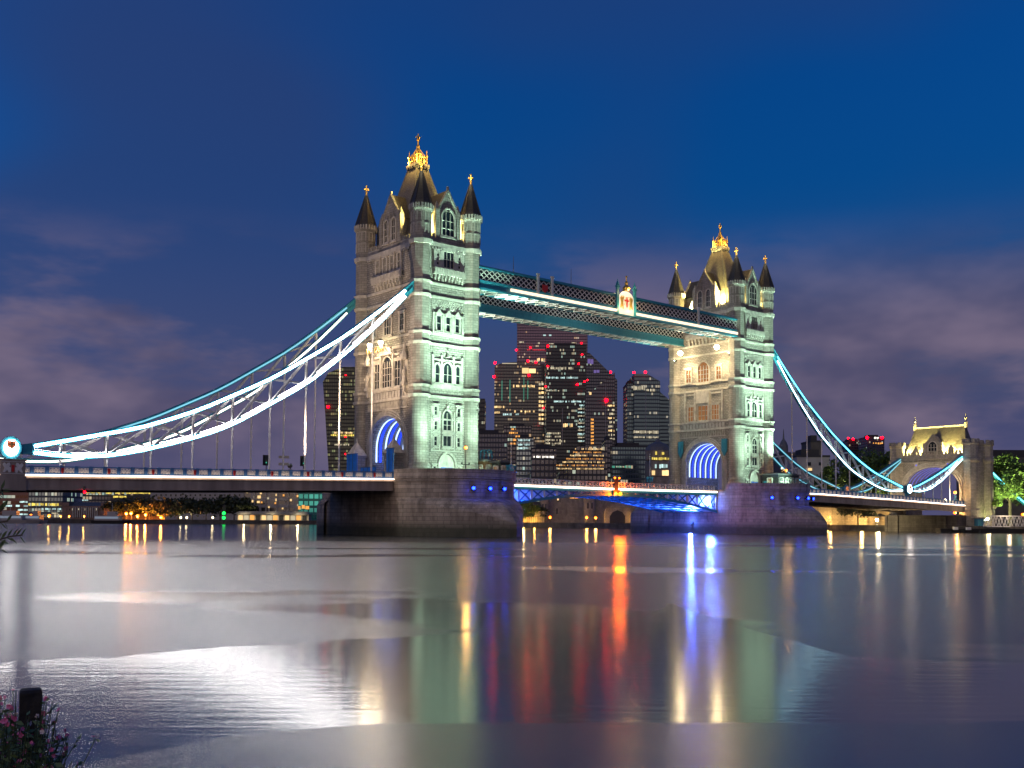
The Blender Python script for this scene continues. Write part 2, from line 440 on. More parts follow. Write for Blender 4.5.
TA, TB, BX, BY = 5.1, 8.45, 5.7, 9.05          # turret centres, wall planes
BANDS = [(22.5, .45), (24.1, .4), (31.1, .45), (32.8, .4), (38.9, .45), (41.1, .45), (47.5, .7)]
def make_tower(name, label):
    T = thing(name, label, 'bridge tower', (0, 0, 0), 0, 'twin towers of the bridge')
    # body: one block pierced by the road arch
    pr = [(BY, 9.0), (BY, 48.3), (-BY, 48.3), (-BY, 9.0), (-5.2, 9.0)]
    n = 14
    for i in range(n + 1):
        a = PI - PI * i / n
        pr.append((5.2 * math.cos(a), 14.8 + 5.2 * math.sin(a)))
    pr.append((5.2, 9.0))
    mb = MB()
    mb.plate([(-BX, y, z) for y, z in pr], (2 * BX, 0, 0))
    mb.build('wall', M['rubble'], T)
    # corner turrets
    for sx in (-1, 1):
        for sy in (-1, 1):
            x, y = sx * TA, sy * TB
            mb = MB()
            mb.lathe(x, y, [(2.0, 9.0), (2.0, 10.6), (1.8, 11.1), (1.8, 11.5), (1.62, 11.9), (1.58, 22.5)], 20)
            mb.lathe(x, y, [(1.76, 22.5), (1.76, 24.3)], 8)
            mb.lathe(x, y, [(1.62, 24.3), (1.62, 31.1)], 16)
            mb.lathe(x, y, [(1.76, 31.1), (1.76, 33.0)], 8)
            mb.lathe(x, y, [(1.64, 33.0), (1.64, 38.9)], 8)
            mb.lathe(x, y, [(1.80, 38.9), (1.80, 41.3)], 8)
            mb.lathe(x, y, [(1.68, 41.3), (1.68, 48.3)], 8)
            mb.lathe(x, y, [(1.70, 48.3), (1.70, 52.7), (1.94, 53.1), (1.96, 53.5)], 8)
            t = mb.build('turret', M['granite'], T)
            tr = MB()                                    # blind tracery and corbel ring
            for k in range(8):
                a = 2 * PI * k / 8; c, s_ = math.cos(a), math.sin(a); ap = 1.70 * math.cos(PI / 8)
                F = Face(c, s_, ap); F2 = Face(c, s_, 1.96 * math.cos(PI / 8))
                def L(mbx, FF, u0, u1, o0, o1, z0, z1):
                    P = [FF.p(u, o, 0)[:2] for u, o in ((u0, o1), (u1, o1), (u1, o0), (u0, o0))]
                    mbx.prism([(px + x, py + y) for px, py in P], z0, z1)
                for zz in (49.2, 51.2):
                    L(tr, F, -.42, -.28, -.02, .12, zz, zz + 1.5); L(tr, F, .28, .42, -.02, .12, zz, zz + 1.5)
                    L(tr, F, -.42, .42, -.02, .12, zz + 1.5, zz + 1.65)
                for u in (-.5, 0, .5): L(tr, F2, u - .14, u + .14, -.05, .18, 53.2, 54.0)
            tr.build('tracery', M['portland'], t)
            sp = MB(); sp.lathe(x, y, [(2.12, 53.9), (1.78, 54.4), (1.1, 56.6), (.45, 58.9), (.16, 59.7)], 8)
            for k in range(8):
                a = PI / 8 + 2 * PI * k / 8
                sp.beam((x + 1.85 * math.cos(a), y + 1.85 * math.sin(a), 54.3), (x + .2 * math.cos(a), y + .2 * math.sin(a), 59.6), .14, .14)
            sp.build('spire', M['darkslate'], t)
            fi = MB(); fi.lathe(x, y, [(.14, 59.6), (.20, 59.9), (.09, 60.1), (.09, 61.2)], 8)
            fi.ball((x, y, 60.2), .24); fi.ball((x, y, 61.3), .2)
            fi.box(x - .52, x + .52, y - .08, y + .08, 60.6, 60.84); fi.box(x - .08, x + .08, y - .52, y + .52, 60.58, 60.82)
            fi.build('finial', M['gold'], t)
    # string courses
    for z, h in BANDS:
        mb = MB(); e = .19 if h < .6 else .34
        for s in (-1, 1):
            mb.box(-TA, TA, s * (BY - .05), s * (BY + e), z, z + h); mb.box(s * (BX - .05), s * (BX + e), -TB, TB, z + .002, z + h + .002)
            for s2 in (-1, 1): mb.cyl(s * TA, s2 * TB, z - .004, z + h + .004, 1.76 + e * .6, 1.84 + e * .6, 8)
        if h > .6:
            for s in (-1, 1):
                for k in range(-6, 7): mb.box(k * .55 - .13, k * .55 + .13, s * (BY - .02), s * (BY + .36), z - .4, z)
                for k in range(-10, 11): mb.box(s * (BX - .02), s * (BX + .36), k * .62 - .14, k * .62 + .14, z - .4, z)
        mb.build('string_course', M['portland'], T)
    # parapet with merlons
    mb = MB()
    for s in (-1, 1):
        mb.box(-TA, TA, s * BY, s * (BY - .4), 48.3, 49.1); mb.box(s * BX, s * (BX - .4), -TB, TB, 48.3, 49.1)
        for k in range(-4, 5): mb.box(k * .72 - .22, k * .72 + .22, s * (BY - .003), s * (BY - .39), 49.1, 49.75)
        for k in range(-8, 9): mb.box(s * (BX - .003), s * (BX - .39), k * .8 - .25, k * .8 + .25, 49.1, 49.75)
    mb.build('parapet', M['granite'], T)
    # steep slate roof with gilded crown
    mb = MB()
    st = [(4.9, 5.7, 48.4), (1.2, 1.35, 63.0)]
    rc = lambda a, b: [(-a, -b), (a, -b), (a, b), (-a, b)]
    for (a0, b0, z0), (a1, b1, z1) in zip(st, st[1:]): mb.prism(rc(a0, b0), z0, z1, 0, rc(a1, b1))
    roof = mb.build('roof', M['slate'], T)
    mb = MB(); mb.prism(rc(1.2, 1.35), 62.9, 63.5, 0, rc(1.42, 1.56)); mb.box(-1.42, 1.42, -1.56, 1.56, 63.5, 63.9)
    for s in (-1, 1):
        for k in range(4):
            mb.box(-1.0 + k * .66 - .12, -1.0 + k * .66 + .12, s * 1.4, s * 1.64, 63.05, 63.5); mb.box(s * 1.28, s * 1.5, -1.0 + k * .66 - .12, -1.0 + k * .66 + .12, 63.06, 63.51)
        for s2 in (-1, 1): mb.beam((s * 4.9, s2 * 5.7, 48.4), (s * 1.22, s2 * 1.37, 62.95), .2, .2)
    mb.build('platform', M['lead'], roof)
    mb = MB()
    for s in (-1, 1):
        for s2 in (-1, 1): mb.lathe(s * 1.02, s2 * 1.14, [(.17, 63.9), (.17, 65.2), (.27, 65.4), (.1, 65.8), (.04, 66.5)], 6)
        for k in (-1, 0, 1):
            mb.lathe(k * .48, s * 1.14, [(.09, 63.9), (.09, 65.0), (.17, 65.25), (.03, 65.8)], 5); mb.lathe(s * 1.02, k * .52, [(.09, 63.9), (.09, 65.0), (.17, 65.25), (.03, 65.8)], 5)
        mb.box(-1.0, 1.0, s * 1.1, s * 1.18, 64.5, 64.64); mb.box(s * .98, s * 1.06, -1.1, 1.1, 64.5, 64.64)
        mb.beam((s * .95, 1.05, 65.2), (0, 0, 67.2), .14, .14); mb.beam((s * .95, -1.05, 65.2), (0, 0, 67.2), .14, .14)
    mb.lathe(0, 0, [(.5, 63.9), (.45, 65.4), (.7, 65.9), (.3, 66.8), (.36, 67.3), (.16, 67.6), (.13, 68.3)], 8)
    mb.ball((0, 0, 68.5), .32); mb.box(-.45, .45, -.09, .09, 68.85, 69.05); mb.box(-.09, .09, -.09, .09, 68.7, 69.5)
    mb.build('crown', M['gold'], roof)
    # gabled dormers, one per side
    for (nx, ny, D, w, zc, za, lts) in ((0, -1, BY, 4.3, 53.4, 57.2, 1), (0, 1, BY, 4.3, 53.4, 57.2, 1), (-1, 0, BX, 5.6, 53.2, 57.4, 2), (1, 0, BX, 5.6, 53.2, 57.4, 2)):
        F = Face(nx, ny, D - .35); hw = w / 2
        mb = MB()
        F.plate(mb, [(-hw, 48.35), (hw, 48.35), (hw, zc), (0, za), (-hw, zc)], -2.6, .12)
        for s in (-1, 1):
            mb.prism([F.p(s * hw + a, b, 0)[:2] for a, b in ((-.4, .35), (.4, .35), (.4, -.45), (-.4, -.45))], 48.35, zc + .6)
            q = [F.p(s * hw + a, b, 0)[:2] for a, b in ((-.4, .35), (.4, .35), (.4, -.45), (-.4, -.45))]; c = F.p(s * hw, -.05, 0)
            mb.prism(q, zc + .6, zc + 1.9, 0, [(c[0] + (a - c[0]) * .1, c[1] + (b - c[1]) * .1) for a, b in q])
            mb.beam(F.p(s * (hw + .05), .06, zc + .1), F.p(0, .06, za + .25), .5, .32)
        F.box(mb, -.16, .16, -.1, .2, za, za + .9)
        for u in (-.3, .3) if lts == 1 else (-.9, 0, .9):
            F.box(mb, u - .13, u + .13, .1, .28, zc + .4, zc + 1.5); F.box(mb, u - .32, u + .32, .1, .26, zc + .75, zc + .95)
        g = mb.build('gable', M['granite'], T)
        rf = MB()
        for s in (-1, 1):
            rf.plate([F.p(s * (hw + .3), -.3, zc - .1), F.p(s * (hw + .3), -4.4, zc - .1), F.p(0, -5.4, za + .18), F.p(0, -.3, za + .18)], (0, 0, .16))
        rf.build('gable_roof', M['darkslate'], g)
        F2 = Face(nx, ny, D - .35 + .12)
        for u in ([0] if lts == 1 else [-1.15, 1.15]):
            one = MB()
            if lts == 1: window(F2, u, 49.6, 2.7, 4.7, lights=3, rows=3, arch=True, one=one)
            else: window(F2, u, 49.6, 1.35, 4.0, lights=2, rows=3, arch=True, one=one)
            one.build('window', [M['portland'], M['glass']], g)
    # river faces
    for ny in (-1, 1):
        F = Face(0, ny, BY)
        # ground storey
        mb = MB(); F.plate(mb, arch_pts(0, 9.2, 3.0, 4.1), .01, .10)
        dr = MB()
        p = [Vector(F.p(a, .2, b)) for a, b in arch_pts(0, 9.2, 3.5, 4.4)]
        for a, b in zip(p[1:], p[2:] + p[:1]): dr.beam(a, b, .45, .34)
        d = dr.build('doorway', M['portland'], T)
        F.plate(mb, [(-1.15, 9.25), (1.15, 9.25), (1.15, 11.2), (-1.15, 11.2)], .10, .18, 1)
        F.box(mb, -.04, .04, .1, .24, 9.25, 11.2, 0)
        F.box(mb, -1.5, 1.5, .05, .3, 11.2, 11.4, 0)
        mb.build('door', [M['portland'], M['bluedoor']], d)
        for u in (-2.5, 2.5): window(F, u, 9.7, .8, 1.7, T, 1, 2)
        for z, h in ((14.6, 1.7), (17.2, 1.6), (19.6, 1.6)):
            for u in (-2.35, 2.35): window(F, u, z, .85, h, T, 1, 2)
        window(F, 0, 14.6, 1.9, 1.9, T, 2, 1); window(F, 0, 17.2, 1.9, 3.5, T, 2, 3, arch=True)
        # dressed stone surround
        mb = MB()
        for u in (-3.05, -1.5, 1.5, 3.05): F.box(mb, u - .16, u + .16, 0, .14, 13.9, 21.2 if abs(u) > 2 else 20.4)
        for z in (13.8, 16.75, 18.95): F.box(mb, -3.3, 3.3, 0, .17, z, z + .22)
        mb.lathe(*F.p(0, .2, 0)[:2], [(.1, 20.8), (.3, 21.3), (.08, 21.6), (.05, 22.3)], 6)
        mb.build('ground_surround', M['portland'], T); mb = MB()
        # second storey
        F.box(mb, -3.1, 3.1, 0, .2, 24.5, 24.85); F.box(mb, -3.1, 3.1, 0, .2, 28.7, 29.0)
        for u in (-3.0, -1.2, 1.2, 3.0): F.box(mb, u - .2, u + .2, 0, .22, 24.5, 29.6)
        mb.lathe(*F.p(0, .15, 0)[:2], [(.35, 29.4), (.1, 30.2), (.22, 30.5), (.05, 31.0)], 6)
        mb.build('window_surround', M['portland'], T)
        # third storey canopies
        for u in (-1.9, 0, 1.9):
            mb = MB(); F.plate(mb, [(u - .75, 36.3), (u + .75, 36.3), (u, 37.3)], .05, .35); mb.build('window_canopy', M['portland'], T)
        mb = MB(); F.box(mb, -3.2, 3.2, 0, .2, 33.0, 33.22)
        for u in (-3.0, -.95, .95, 3.0): F.box(mb, u - .17, u + .17, 0, .26, 33.2, 36.6)
        mb.build('window_surround', M['portland'], T); mb = MB()
        # balcony and corbels of the fourth storey
        F.box(mb, -3.2, 3.2, 0, .65, 42.9, 43.2); F.box(mb, -3.1, 3.1, .45, .65, 43.2, 44.0)
        for k in range(-6, 7): F.box(mb, k * .5 - .12, k * .5 + .12, .5, .72, 43.25, 43.95)
        for k in range(-4, 5):
            F.box(mb, k * .7 - .18, k * .7 + .18, 0, .55, 42.4, 42.9); F.box(mb, k * .7 - .14, k * .7 + .14, 0, .32, 41.9, 42.4)
        mb.build('balcony', M['portland'], T); mb = MB(); F.box(mb, -3.15, 3.15, 0, .14, 46.95, 47.15)
        for u in (-2.95, -1.5, 1.5, 2.95): F.box(mb, u - .2, u + .2, 0, .3, 43.2, 47.0)
        for u in (-2.2, 2.2):
            for z in (44.3, 45.0, 45.7, 46.4): F.box(mb, u - .4, u + .4, 0, .12, z, z + .3)
        mb.build('window_surround', M['portland'], T)
        window(F, 0, 25.0, 2.0, 3.6, T, 2, 2, arch=True)
        for u in (-2.1, 2.1): window(F, u, 25.0, 1.1, 3.3, T, 1, 2, arch=True)
        for u in (-1.9, 0, 1.9): window(F, u, 33.6, 1.1, 2.6, T, 1, 2)
        window(F, 0, 44.2, 2.3, 2.9, T, 3, 2)
        for u in (-2.2, 2.2): window(F, u, 44.2, .75, 2.6, T, 1, 2)
        mb = MB(); F.box(mb, -3.2, 3.2, 0, .05, 37.1, 38.8)             # chequered relief
        for r in range(4):
            for k in range(-6, 7):
                u = k * .5 + (.25 if r % 2 else 0)
                if abs(u) < 3.1: F.box(mb, u - .13, u + .13, 0, .16, 37.2 + r * .42, 37.2 + r * .42 + .24)
        mb.build('relief_panel', M['portland'], T)
    # road faces: outer (-x) and inner (+x)
    for nx in (-1, 1):
        F = Face(nx, 0, BX)
        mb = MB()
        for r, o in ((5.35, .32), (5.75, .18), (6.15, .1)):
            pts = [Vector(F.p(r, 0, 9.1))] + [Vector(F.p(r * math.cos(PI * i / 16), 0, 14.8 + r * math.sin(PI * i / 16))) for i in range(17)] + [Vector(F.p(-r, 0, 9.1))]
            mb.path(pts, o * 2, .30)
        mb.build('arch_moulding', M['portland'], T)
        mb = MB()
        for k in range(-12, 13): F.box(mb, k * .48 - .09, k * .48 + .09, 0, .2, 21.2, 22.3)
        F.box(mb, -6.2, 6.2, 0, .24, 20.95, 21.2)
        for k in range(-6, 7): F.box(mb, k * .9 - .3, k * .9 + .3, 0, .1, 23.0, 24.0)
        mb.build('frieze', M['portland'], T)
        if nx < 0:
            # canopied great window with statue niches
            for s in (-1, 1):
                mb = MB()
                F.box(mb, s * 5.6 - .5, s * 5.6 + .5, 0, .9, 24.6, 25.1); F.box(mb, s * 5.6 - .3, s * 5.6 + .3, 0, .6, 23.6, 24.6)
                mb.lathe(*F.p(s * 5.6, .5, 0)[:2], [(.6, 28.9), (.62, 29.3), (.35, 30.2), (.08, 31.6)], 6)
                F.box(mb, s * 5.6 - .42, s * 5.6 + .42, 0, .1, 25.1, 29.0); mb.build('niche', M['portland'], T); mb = MB()
                F.box(mb, s * 1.9 - .22, s * 1.9 + .22, 0, .4, 24.6, 31.0); F.box(mb, s * 4.4 - .22, s * 4.4 + .22, 0, .4, 24.6, 30.2); F.box(mb, s * 1.9, s * 4.4, 0, .25, 30.0, 30.3); mb.build('window_surround', M['portland'], T)
            mb = MB()
            F.plate(mb, [(-2.0, 30.3), (2.0, 30.3), (1.2, 31.4), (0, 32.3), (-1.2, 31.4)], .05, .5); mb.build('window_canopy', M['portland'], T)
        else:
            F.plate(mb, [(-2.1, 28.4), (2.1, 28.4), (1.7, 31.0), (-1.7, 31.0)], .05, .7); mb.build('window_canopy', M['portland'], T)
            for s in (-1, 1):
                mb = MB(); F.box(mb, s * 1.9, s * 5.2, 0, .25, 30.4, 30.7)
                F.box(mb, s * 1.9 - .2, s * 1.9 + .2, 0, .9, 24.6, 30.9); F.box(mb, s * 5.2 - .2, s * 5.2 + .2, 0, .3, 24.6, 31); mb.build('window_surround', M['portland'], T)
        mb = MB(); F.box(mb, -4.6, 4.6, 0, .7, 42.8, 43.1); F.box(mb, -4.5, 4.5, .5, .7, 43.1, 44.0)
        for k in range(-9, 10): F.box(mb, k * .5 - .12, k * .5 + .12, .55, .78, 43.15, 43.95)
        for k in range(-4, 5):
            F.box(mb, k * .95 - .25, k * .95 + .25, 0, .6, 42.2, 42.8); F.box(mb, k * .95 - .2, k * .95 + .2, 0, .35, 41.6, 42.2)
        mb.build('balcony', M['portland'], T)
        gl = 'litglass' if nx > 0 else 'glass'
        if nx < 0:
            window(F, 0, 24.7, 3.2, 5.4, T, 4, 4, arch=True)
            for u in (-3.1, 3.1): window(F, u, 24.7, 1.9, 4.4, T, 2, 3)
            window(F, 0, 33.6, 2.4, 3.0, T, 3, 2)
            for u in (-4.3, 4.3): window(F, u, 33.8, 1.5, 3.0, T, 2, 3)
            for s in (-1, 1):                                        # robed stone statue in each niche
                x, y = F.p(s * 5.6, .5, 0)[:2]
                b = MB(); b.lathe(x, y, [(.36, 25.1), (.40, 25.4), (.30, 26.2), (.36, 26.9), (.26, 27.25), (.10, 27.35), (.10, 27.45)], 8)
                b.ball((x, y, 27.62), .17, sz=1.25); b.beam((x - .1, y - .3 * s, 27.0), (x - .35, y - .2 * s, 26.3), .16, .16); b.beam((x - .1, y + .3, 27.0), (x - .4, y + .25, 26.6), .16, .16)
                b.build('statue', M['portland'], T, smooth=True)
        else:
            window(F, 0, 32.9, 3.2, 4.8, T, 4, 4, arch=True, glass=gl)
            for u in (-4.2, 4.2): window(F, u, 33.3, 1.6, 3.0, T, 2, 3, glass=gl)
            for u in (-3.3, 0, 3.3): window(F, u, 24.6, 2.2 if u else 3.2, 3.4, T, 3, 3, glass=gl)
            for s in (-1, 1):                                        # painted shield brackets
                b = MB(); F.plate(b, [(s * 6.1 - .7, 20.3), (s * 6.1 - .7, 17.8), (s * 6.1, 16.6), (s * 6.1 + .7, 17.8), (s * 6.1 + .7, 20.3)][::-1], .5, .75)
                F.box(b, s * 6.1 - .15, s * 6.1 + .15, 0, .5, 18.2, 19.2); F.plate(b, [(s * 6.1 - .4, 19.8), (s * 6.1 - .4, 18.2), (s * 6.1 + .4, 18.2), (s * 6.1 + .4, 19.8)], .75, .84)
                b.build('shield', M['teal'], T)
        for u in (-3.3, -1.1, 1.1, 3.3): window(F, u, 44.3, 1.15, 2.8, T, 2, 2)
    # light hoops under the road arch
    for k in range(6):
        x = -4.6 + k * 1.84
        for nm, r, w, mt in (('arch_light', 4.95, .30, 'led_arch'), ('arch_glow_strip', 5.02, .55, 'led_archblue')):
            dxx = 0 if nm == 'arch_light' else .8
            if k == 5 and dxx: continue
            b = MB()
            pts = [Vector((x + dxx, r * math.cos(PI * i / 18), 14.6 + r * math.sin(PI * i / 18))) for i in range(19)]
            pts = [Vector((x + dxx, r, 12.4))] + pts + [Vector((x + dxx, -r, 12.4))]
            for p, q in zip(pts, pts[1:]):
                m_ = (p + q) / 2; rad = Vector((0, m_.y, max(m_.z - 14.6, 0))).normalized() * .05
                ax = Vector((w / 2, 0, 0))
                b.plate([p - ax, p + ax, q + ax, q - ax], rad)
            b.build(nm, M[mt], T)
    lamp('POINT', (0, 0, 12.5), 500, (0.10, 0.20, 1.0), 1.0, parent=T)
    return T

tower = make_tower('bridge_tower', 'nearer Gothic granite bridge tower holding the white-lit chains, its road arch glowing blue')
tower2 = dup(tower, (82.3, 0, 0), PI, 'farther Gothic granite bridge tower with amber windows and two dazzling lamps over its arch')

# ------------------------------------------------------------------ piers
def stadium(r, yc, n=24):
    P = []
    for i in range(n + 1): a = PI * i / n; P.append((r * math.cos(a), yc + r * math.sin(a)))
    for i in range(n + 1): a = PI + PI * i / n; P.append((r * math.cos(a), -yc + r * math.sin(a)))
    return P
def make_pier(x, label):
    T = thing('bridge_pier', label, 'bridge pier', (x, 0, 0), 0, 'river piers of the bridge')
    mb = MB(); mb.prism(stadium(10.65, 10), -2, 9.2); mb.build('pier_wall', M['pier'], T)
    mb = MB(); a, b = stadium(10.9, 10), stadium(10.3, 10)
    mb.prism(stadium(10.85, 10), 8.55, 8.85)
    n = len(a)
    for i in range(n):
        j = (i + 1) % n
        if abs(a[i][1]) < 9.6 and abs(a[j][1]) < 9.6: continue
        if i in (24, 49): continue           # straight flanks stay open for the roadway
        mb.prism([a[i], a[j], b[j], b[i]], 9.0, 10.3)
        mb.prism([(a[i][0] * 1.008, a[i][1] * 1.004), (a[j][0] * 1.008, a[j][1] * 1.004), b[j], b[i]], 10.3, 10.5)
    mb.build('parapet', M['pier'], T)
    for s in (-1, 1):
        mb = MB(); N = 12; out = []
        for i in range(N + 1):
            t = i / N; out.append((11.0 * (1 - t ** 1.8), s * (11.5 + 15.6 * t)))
        left = [(-p[0], p[1]) for p in out]
        ring = out + left[::-1][1:]
        inner = [(10.7 * math.cos(PI / 2 * i / N), s * (10 + 10.7 * math.sin(PI / 2 * i / N))) for i in range(N + 1)]
        inner = inner + [(-p[0], p[1]) for p in inner][::-1][1:]
        ztop = lambda p: 2.0 + 3.3 * (abs(p[0]) / 11.0) ** 0.8
        K = 8
        for i in range(len(ring) - 1):
            A, B = ring[i], ring[i + 1]
            f = [(A[0], A[1], -2), (B[0], B[1], -2), (B[0], B[1], ztop(B)), (A[0], A[1], ztop(A))]
            mb.face(f if s > 0 else f[::-1])
            Ai, Bi = inner[i], inner[i + 1]
            for k in range(K):
                def q(P, Q, t):
                    z0 = ztop(P); z1 = 5.9
                    return (P[0] + (Q[0] - P[0]) * t, P[1] + (Q[1] - P[1]) * t, z0 + (z1 - z0) * math.sin(t * PI / 2) ** .9)
                f = [q(A, Ai, k / K), q(B, Bi, k / K), q(B, Bi, (k + 1) / K), q(A, Ai, (k + 1) / K)]
                mb.face(f if s > 0 else f[::-1])
        mb.build('starling', M['pier'], T)
    for yaw in PIER_LIGHTS[x]:
        c, s_ = math.cos(yaw), math.sin(yaw); px, py = 10.95 * c, -10 + 10.95 * s_
        mb = MB(); mb.beam((10.6 * c, -10 + 10.6 * s_, 7.45), (px + .3 * c, py + .3 * s_, 7.45), .16, .16); mb.beam((px + .3 * c, py + .3 * s_, 7.1), (px + .3 * c, py + .3 * s_, 7.9), .5, .34)
        o = mb.build('pier_light', M['black'], T)
        mb = MB(); mb.ball((px + .52 * c, py + .52 * s_, 7.5), .27); mb.build('lens', M['lamp_blue'], o)
        lamp('POINT', (px + 1.0 * c, py + 1.0 * s_, 7.4), 45, (0.03, 0.08, 1.0), .2, parent=T)
    return T
def yaw_at(px, x0):
    """where a column of the photo meets the drum of the pier at x0"""
    best = None
    for k in range(0, 3600):
        a = -PI + PI * k / 3600
        W = Vector((x0 + 10.95 * math.cos(a), -10 + 10.95 * math.sin(a), 7.5)); P = W - CAM
        if P.x * math.cos(a) + P.y * math.sin(a) > 0: continue
        e = abs(proj(W)[0] - px)
        if best is None or e < best[0]: best = (e, a)
    return best[1]
PIER_LIGHTS = {0: [yaw_at(p, 0) for p in (472.5, 488.5, 502)], 82.3: [yaw_at(p, 82.3) for p in (771.5, 796, 806, 812.5)]}
make_pier(0, 'nearer stone river pier in dark shadow with three blue lamps on its rounded nose')
make_pier(82.3, 'farther stone river pier with four blue lamps on its rounded nose')

# ------------------------------------------------------------------ decks
def strip_z(x):
    K = [(-140, 6.4), (-92, 7.3), (-66, 7.82), (-42, 8.3), (-11, 8.95), (93.3, 9.1), (107, 8.98), (141, 8.2), (182, 7.1), (235, 5.9)]
    for (a, za), (b, zb) in zip(K, K[1:]):
        if a <= x <= b: return za + (zb - za) * (x - a) / (b - a)
    return 8.9
def frange(a, b, n): return [a + (b - a) * i / n for i in range(n + 1)]
def make_deck(x0, x1, label, npan, skip=()):
    T = thing('suspension_deck', label, 'bridge deck', ((x0 + x1) / 2, 0, 0), 0, 'suspended side spans of the bridge')
    X = lambda v: v - (x0 + x1) / 2
    xs = frange(x0, x1, 12)
    mb = MB()
    for a, b in zip(xs, xs[1:]):
        za, zb = strip_z(a), strip_z(b)
        mb.plate([(X(a), -9.3, za - .2), (X(b), -9.3, zb - .2), (X(b), 9.3, zb - .2), (X(a), 9.3, za - .2)], (0, 0, .25))
    mb.build('roadway', M['asphalt'], T)
    mb = MB()
    for k in range(int((x1 - x0) / 5.7)):
        x = x0 + 2 + k * 5.7; z = strip_z(x); mb.box(X(x) - .2, X(x) + .2, -9.2, 9.2, z - 1.5, z - .25)
    mb.build('cross_girder', M['steel'], T)
    for s in (-1, 1):
        mb = MB()
        for a, b in zip(xs, xs[1:]):
            za, zb = strip_z(a), strip_z(b)
            mb.plate([(X(a), s * 9.3, za - 1.75), (X(b), s * 9.3, zb - 1.75), (X(b), s * 9.3, zb - .12), (X(a), s * 9.3, za - .12)], (0, s * .35, 0))
            for off, h in ((-1.85, .16), (-.45, .10)):
                mb.plate([(X(a), s * 9.25, za + off), (X(b), s * 9.25, zb + off), (X(b), s * 9.25, zb + off + h), (X(a), s * 9.25, za + off + h)], (0, s * .62, 0))
        mb.build('edge_girder', M['steel'], T)
        mb = MB()
        for a, b in zip(xs, xs[1:]):
            za, zb = strip_z(a), strip_z(b)
            mb.plate([(X(a), s * 9.64, za - .10), (X(b), s * 9.64, zb - .10), (X(b), s * 9.64, zb + .08), (X(a), s * 9.64, za + .08)], (0, s * .32, 0))
        mb.build('light_strip', M['led_warm'], T)
        mb = MB(); L = (x1 - x0) / npan
        for a, b in zip(xs, xs[1:]):
            za, zb = strip_z(a), strip_z(b)
            for o, h, t in ((.14, .12, .28), (1.02, .13, .30)):
                mb.plate([(X(a), s * 9.42 , za + o), (X(b), s * 9.42, zb + o), (X(b), s * 9.42, zb + o + h), (X(a), s * 9.42, za + o + h)], (0, s * t, 0))
        for k in range(npan + 1):
            x = x0 + L * k; z = strip_z(x); mb.box(X(x) - .24, X(x) + .24, s * 9.40, s * 9.74, z + .12, z + 1.2)
        mb.build('parapet', M['blue'], T)
        first = None
        for k in range(npan):
            x = x0 + L * (k + .5); z = strip_z(x)
            if first is None:
                mb = MB(); h = L / 2 - .26
                mb.box(-h, h, -.05, .05, .26, .32); mb.box(-h, h, -.05, .05, .92, .98)
                m_ = 3
                for i in range(m_):
                    u0, u1 = -h + 2 * h * i / m_, -h + 2 * h * (i + 1) / m_
                    mb.beam((u0, 0, .3), (u1, 0, .95), .1, .09); mb.beam((u0, .012, .95), (u1, .012, .3), .1, .09)
                    c = (u0 + u1) / 2
                    for q in range(8):
                        a0, a1 = PI * q / 4, PI * (q + 1) / 4
                        mb.beam((c + .19 * math.cos(a0), -.014, .62 + .19 * math.sin(a0)), (c + .19 * math.cos(a1), -.014, .62 + .19 * math.sin(a1)), .09, .07)
                    mb.box(u1 - .04, u1 + .04, -.04, .04, .28, .96)
                first = mb.build('parapet_panel', M['white'], T, (X(x), s * 9.58, z)); o = first
            else:
                o = first.copy(); COL.objects.link(o); o.location = (X(x), s * 9.58, z)
    return T
deckL = make_deck(-100, -10.8, 'road deck with blue and white parapet running from left edge to nearer tower', 50)
deckR = make_deck(93.1, 175.5, 'far suspended road deck running from the farther tower to the arched stone gatehouse', 50)

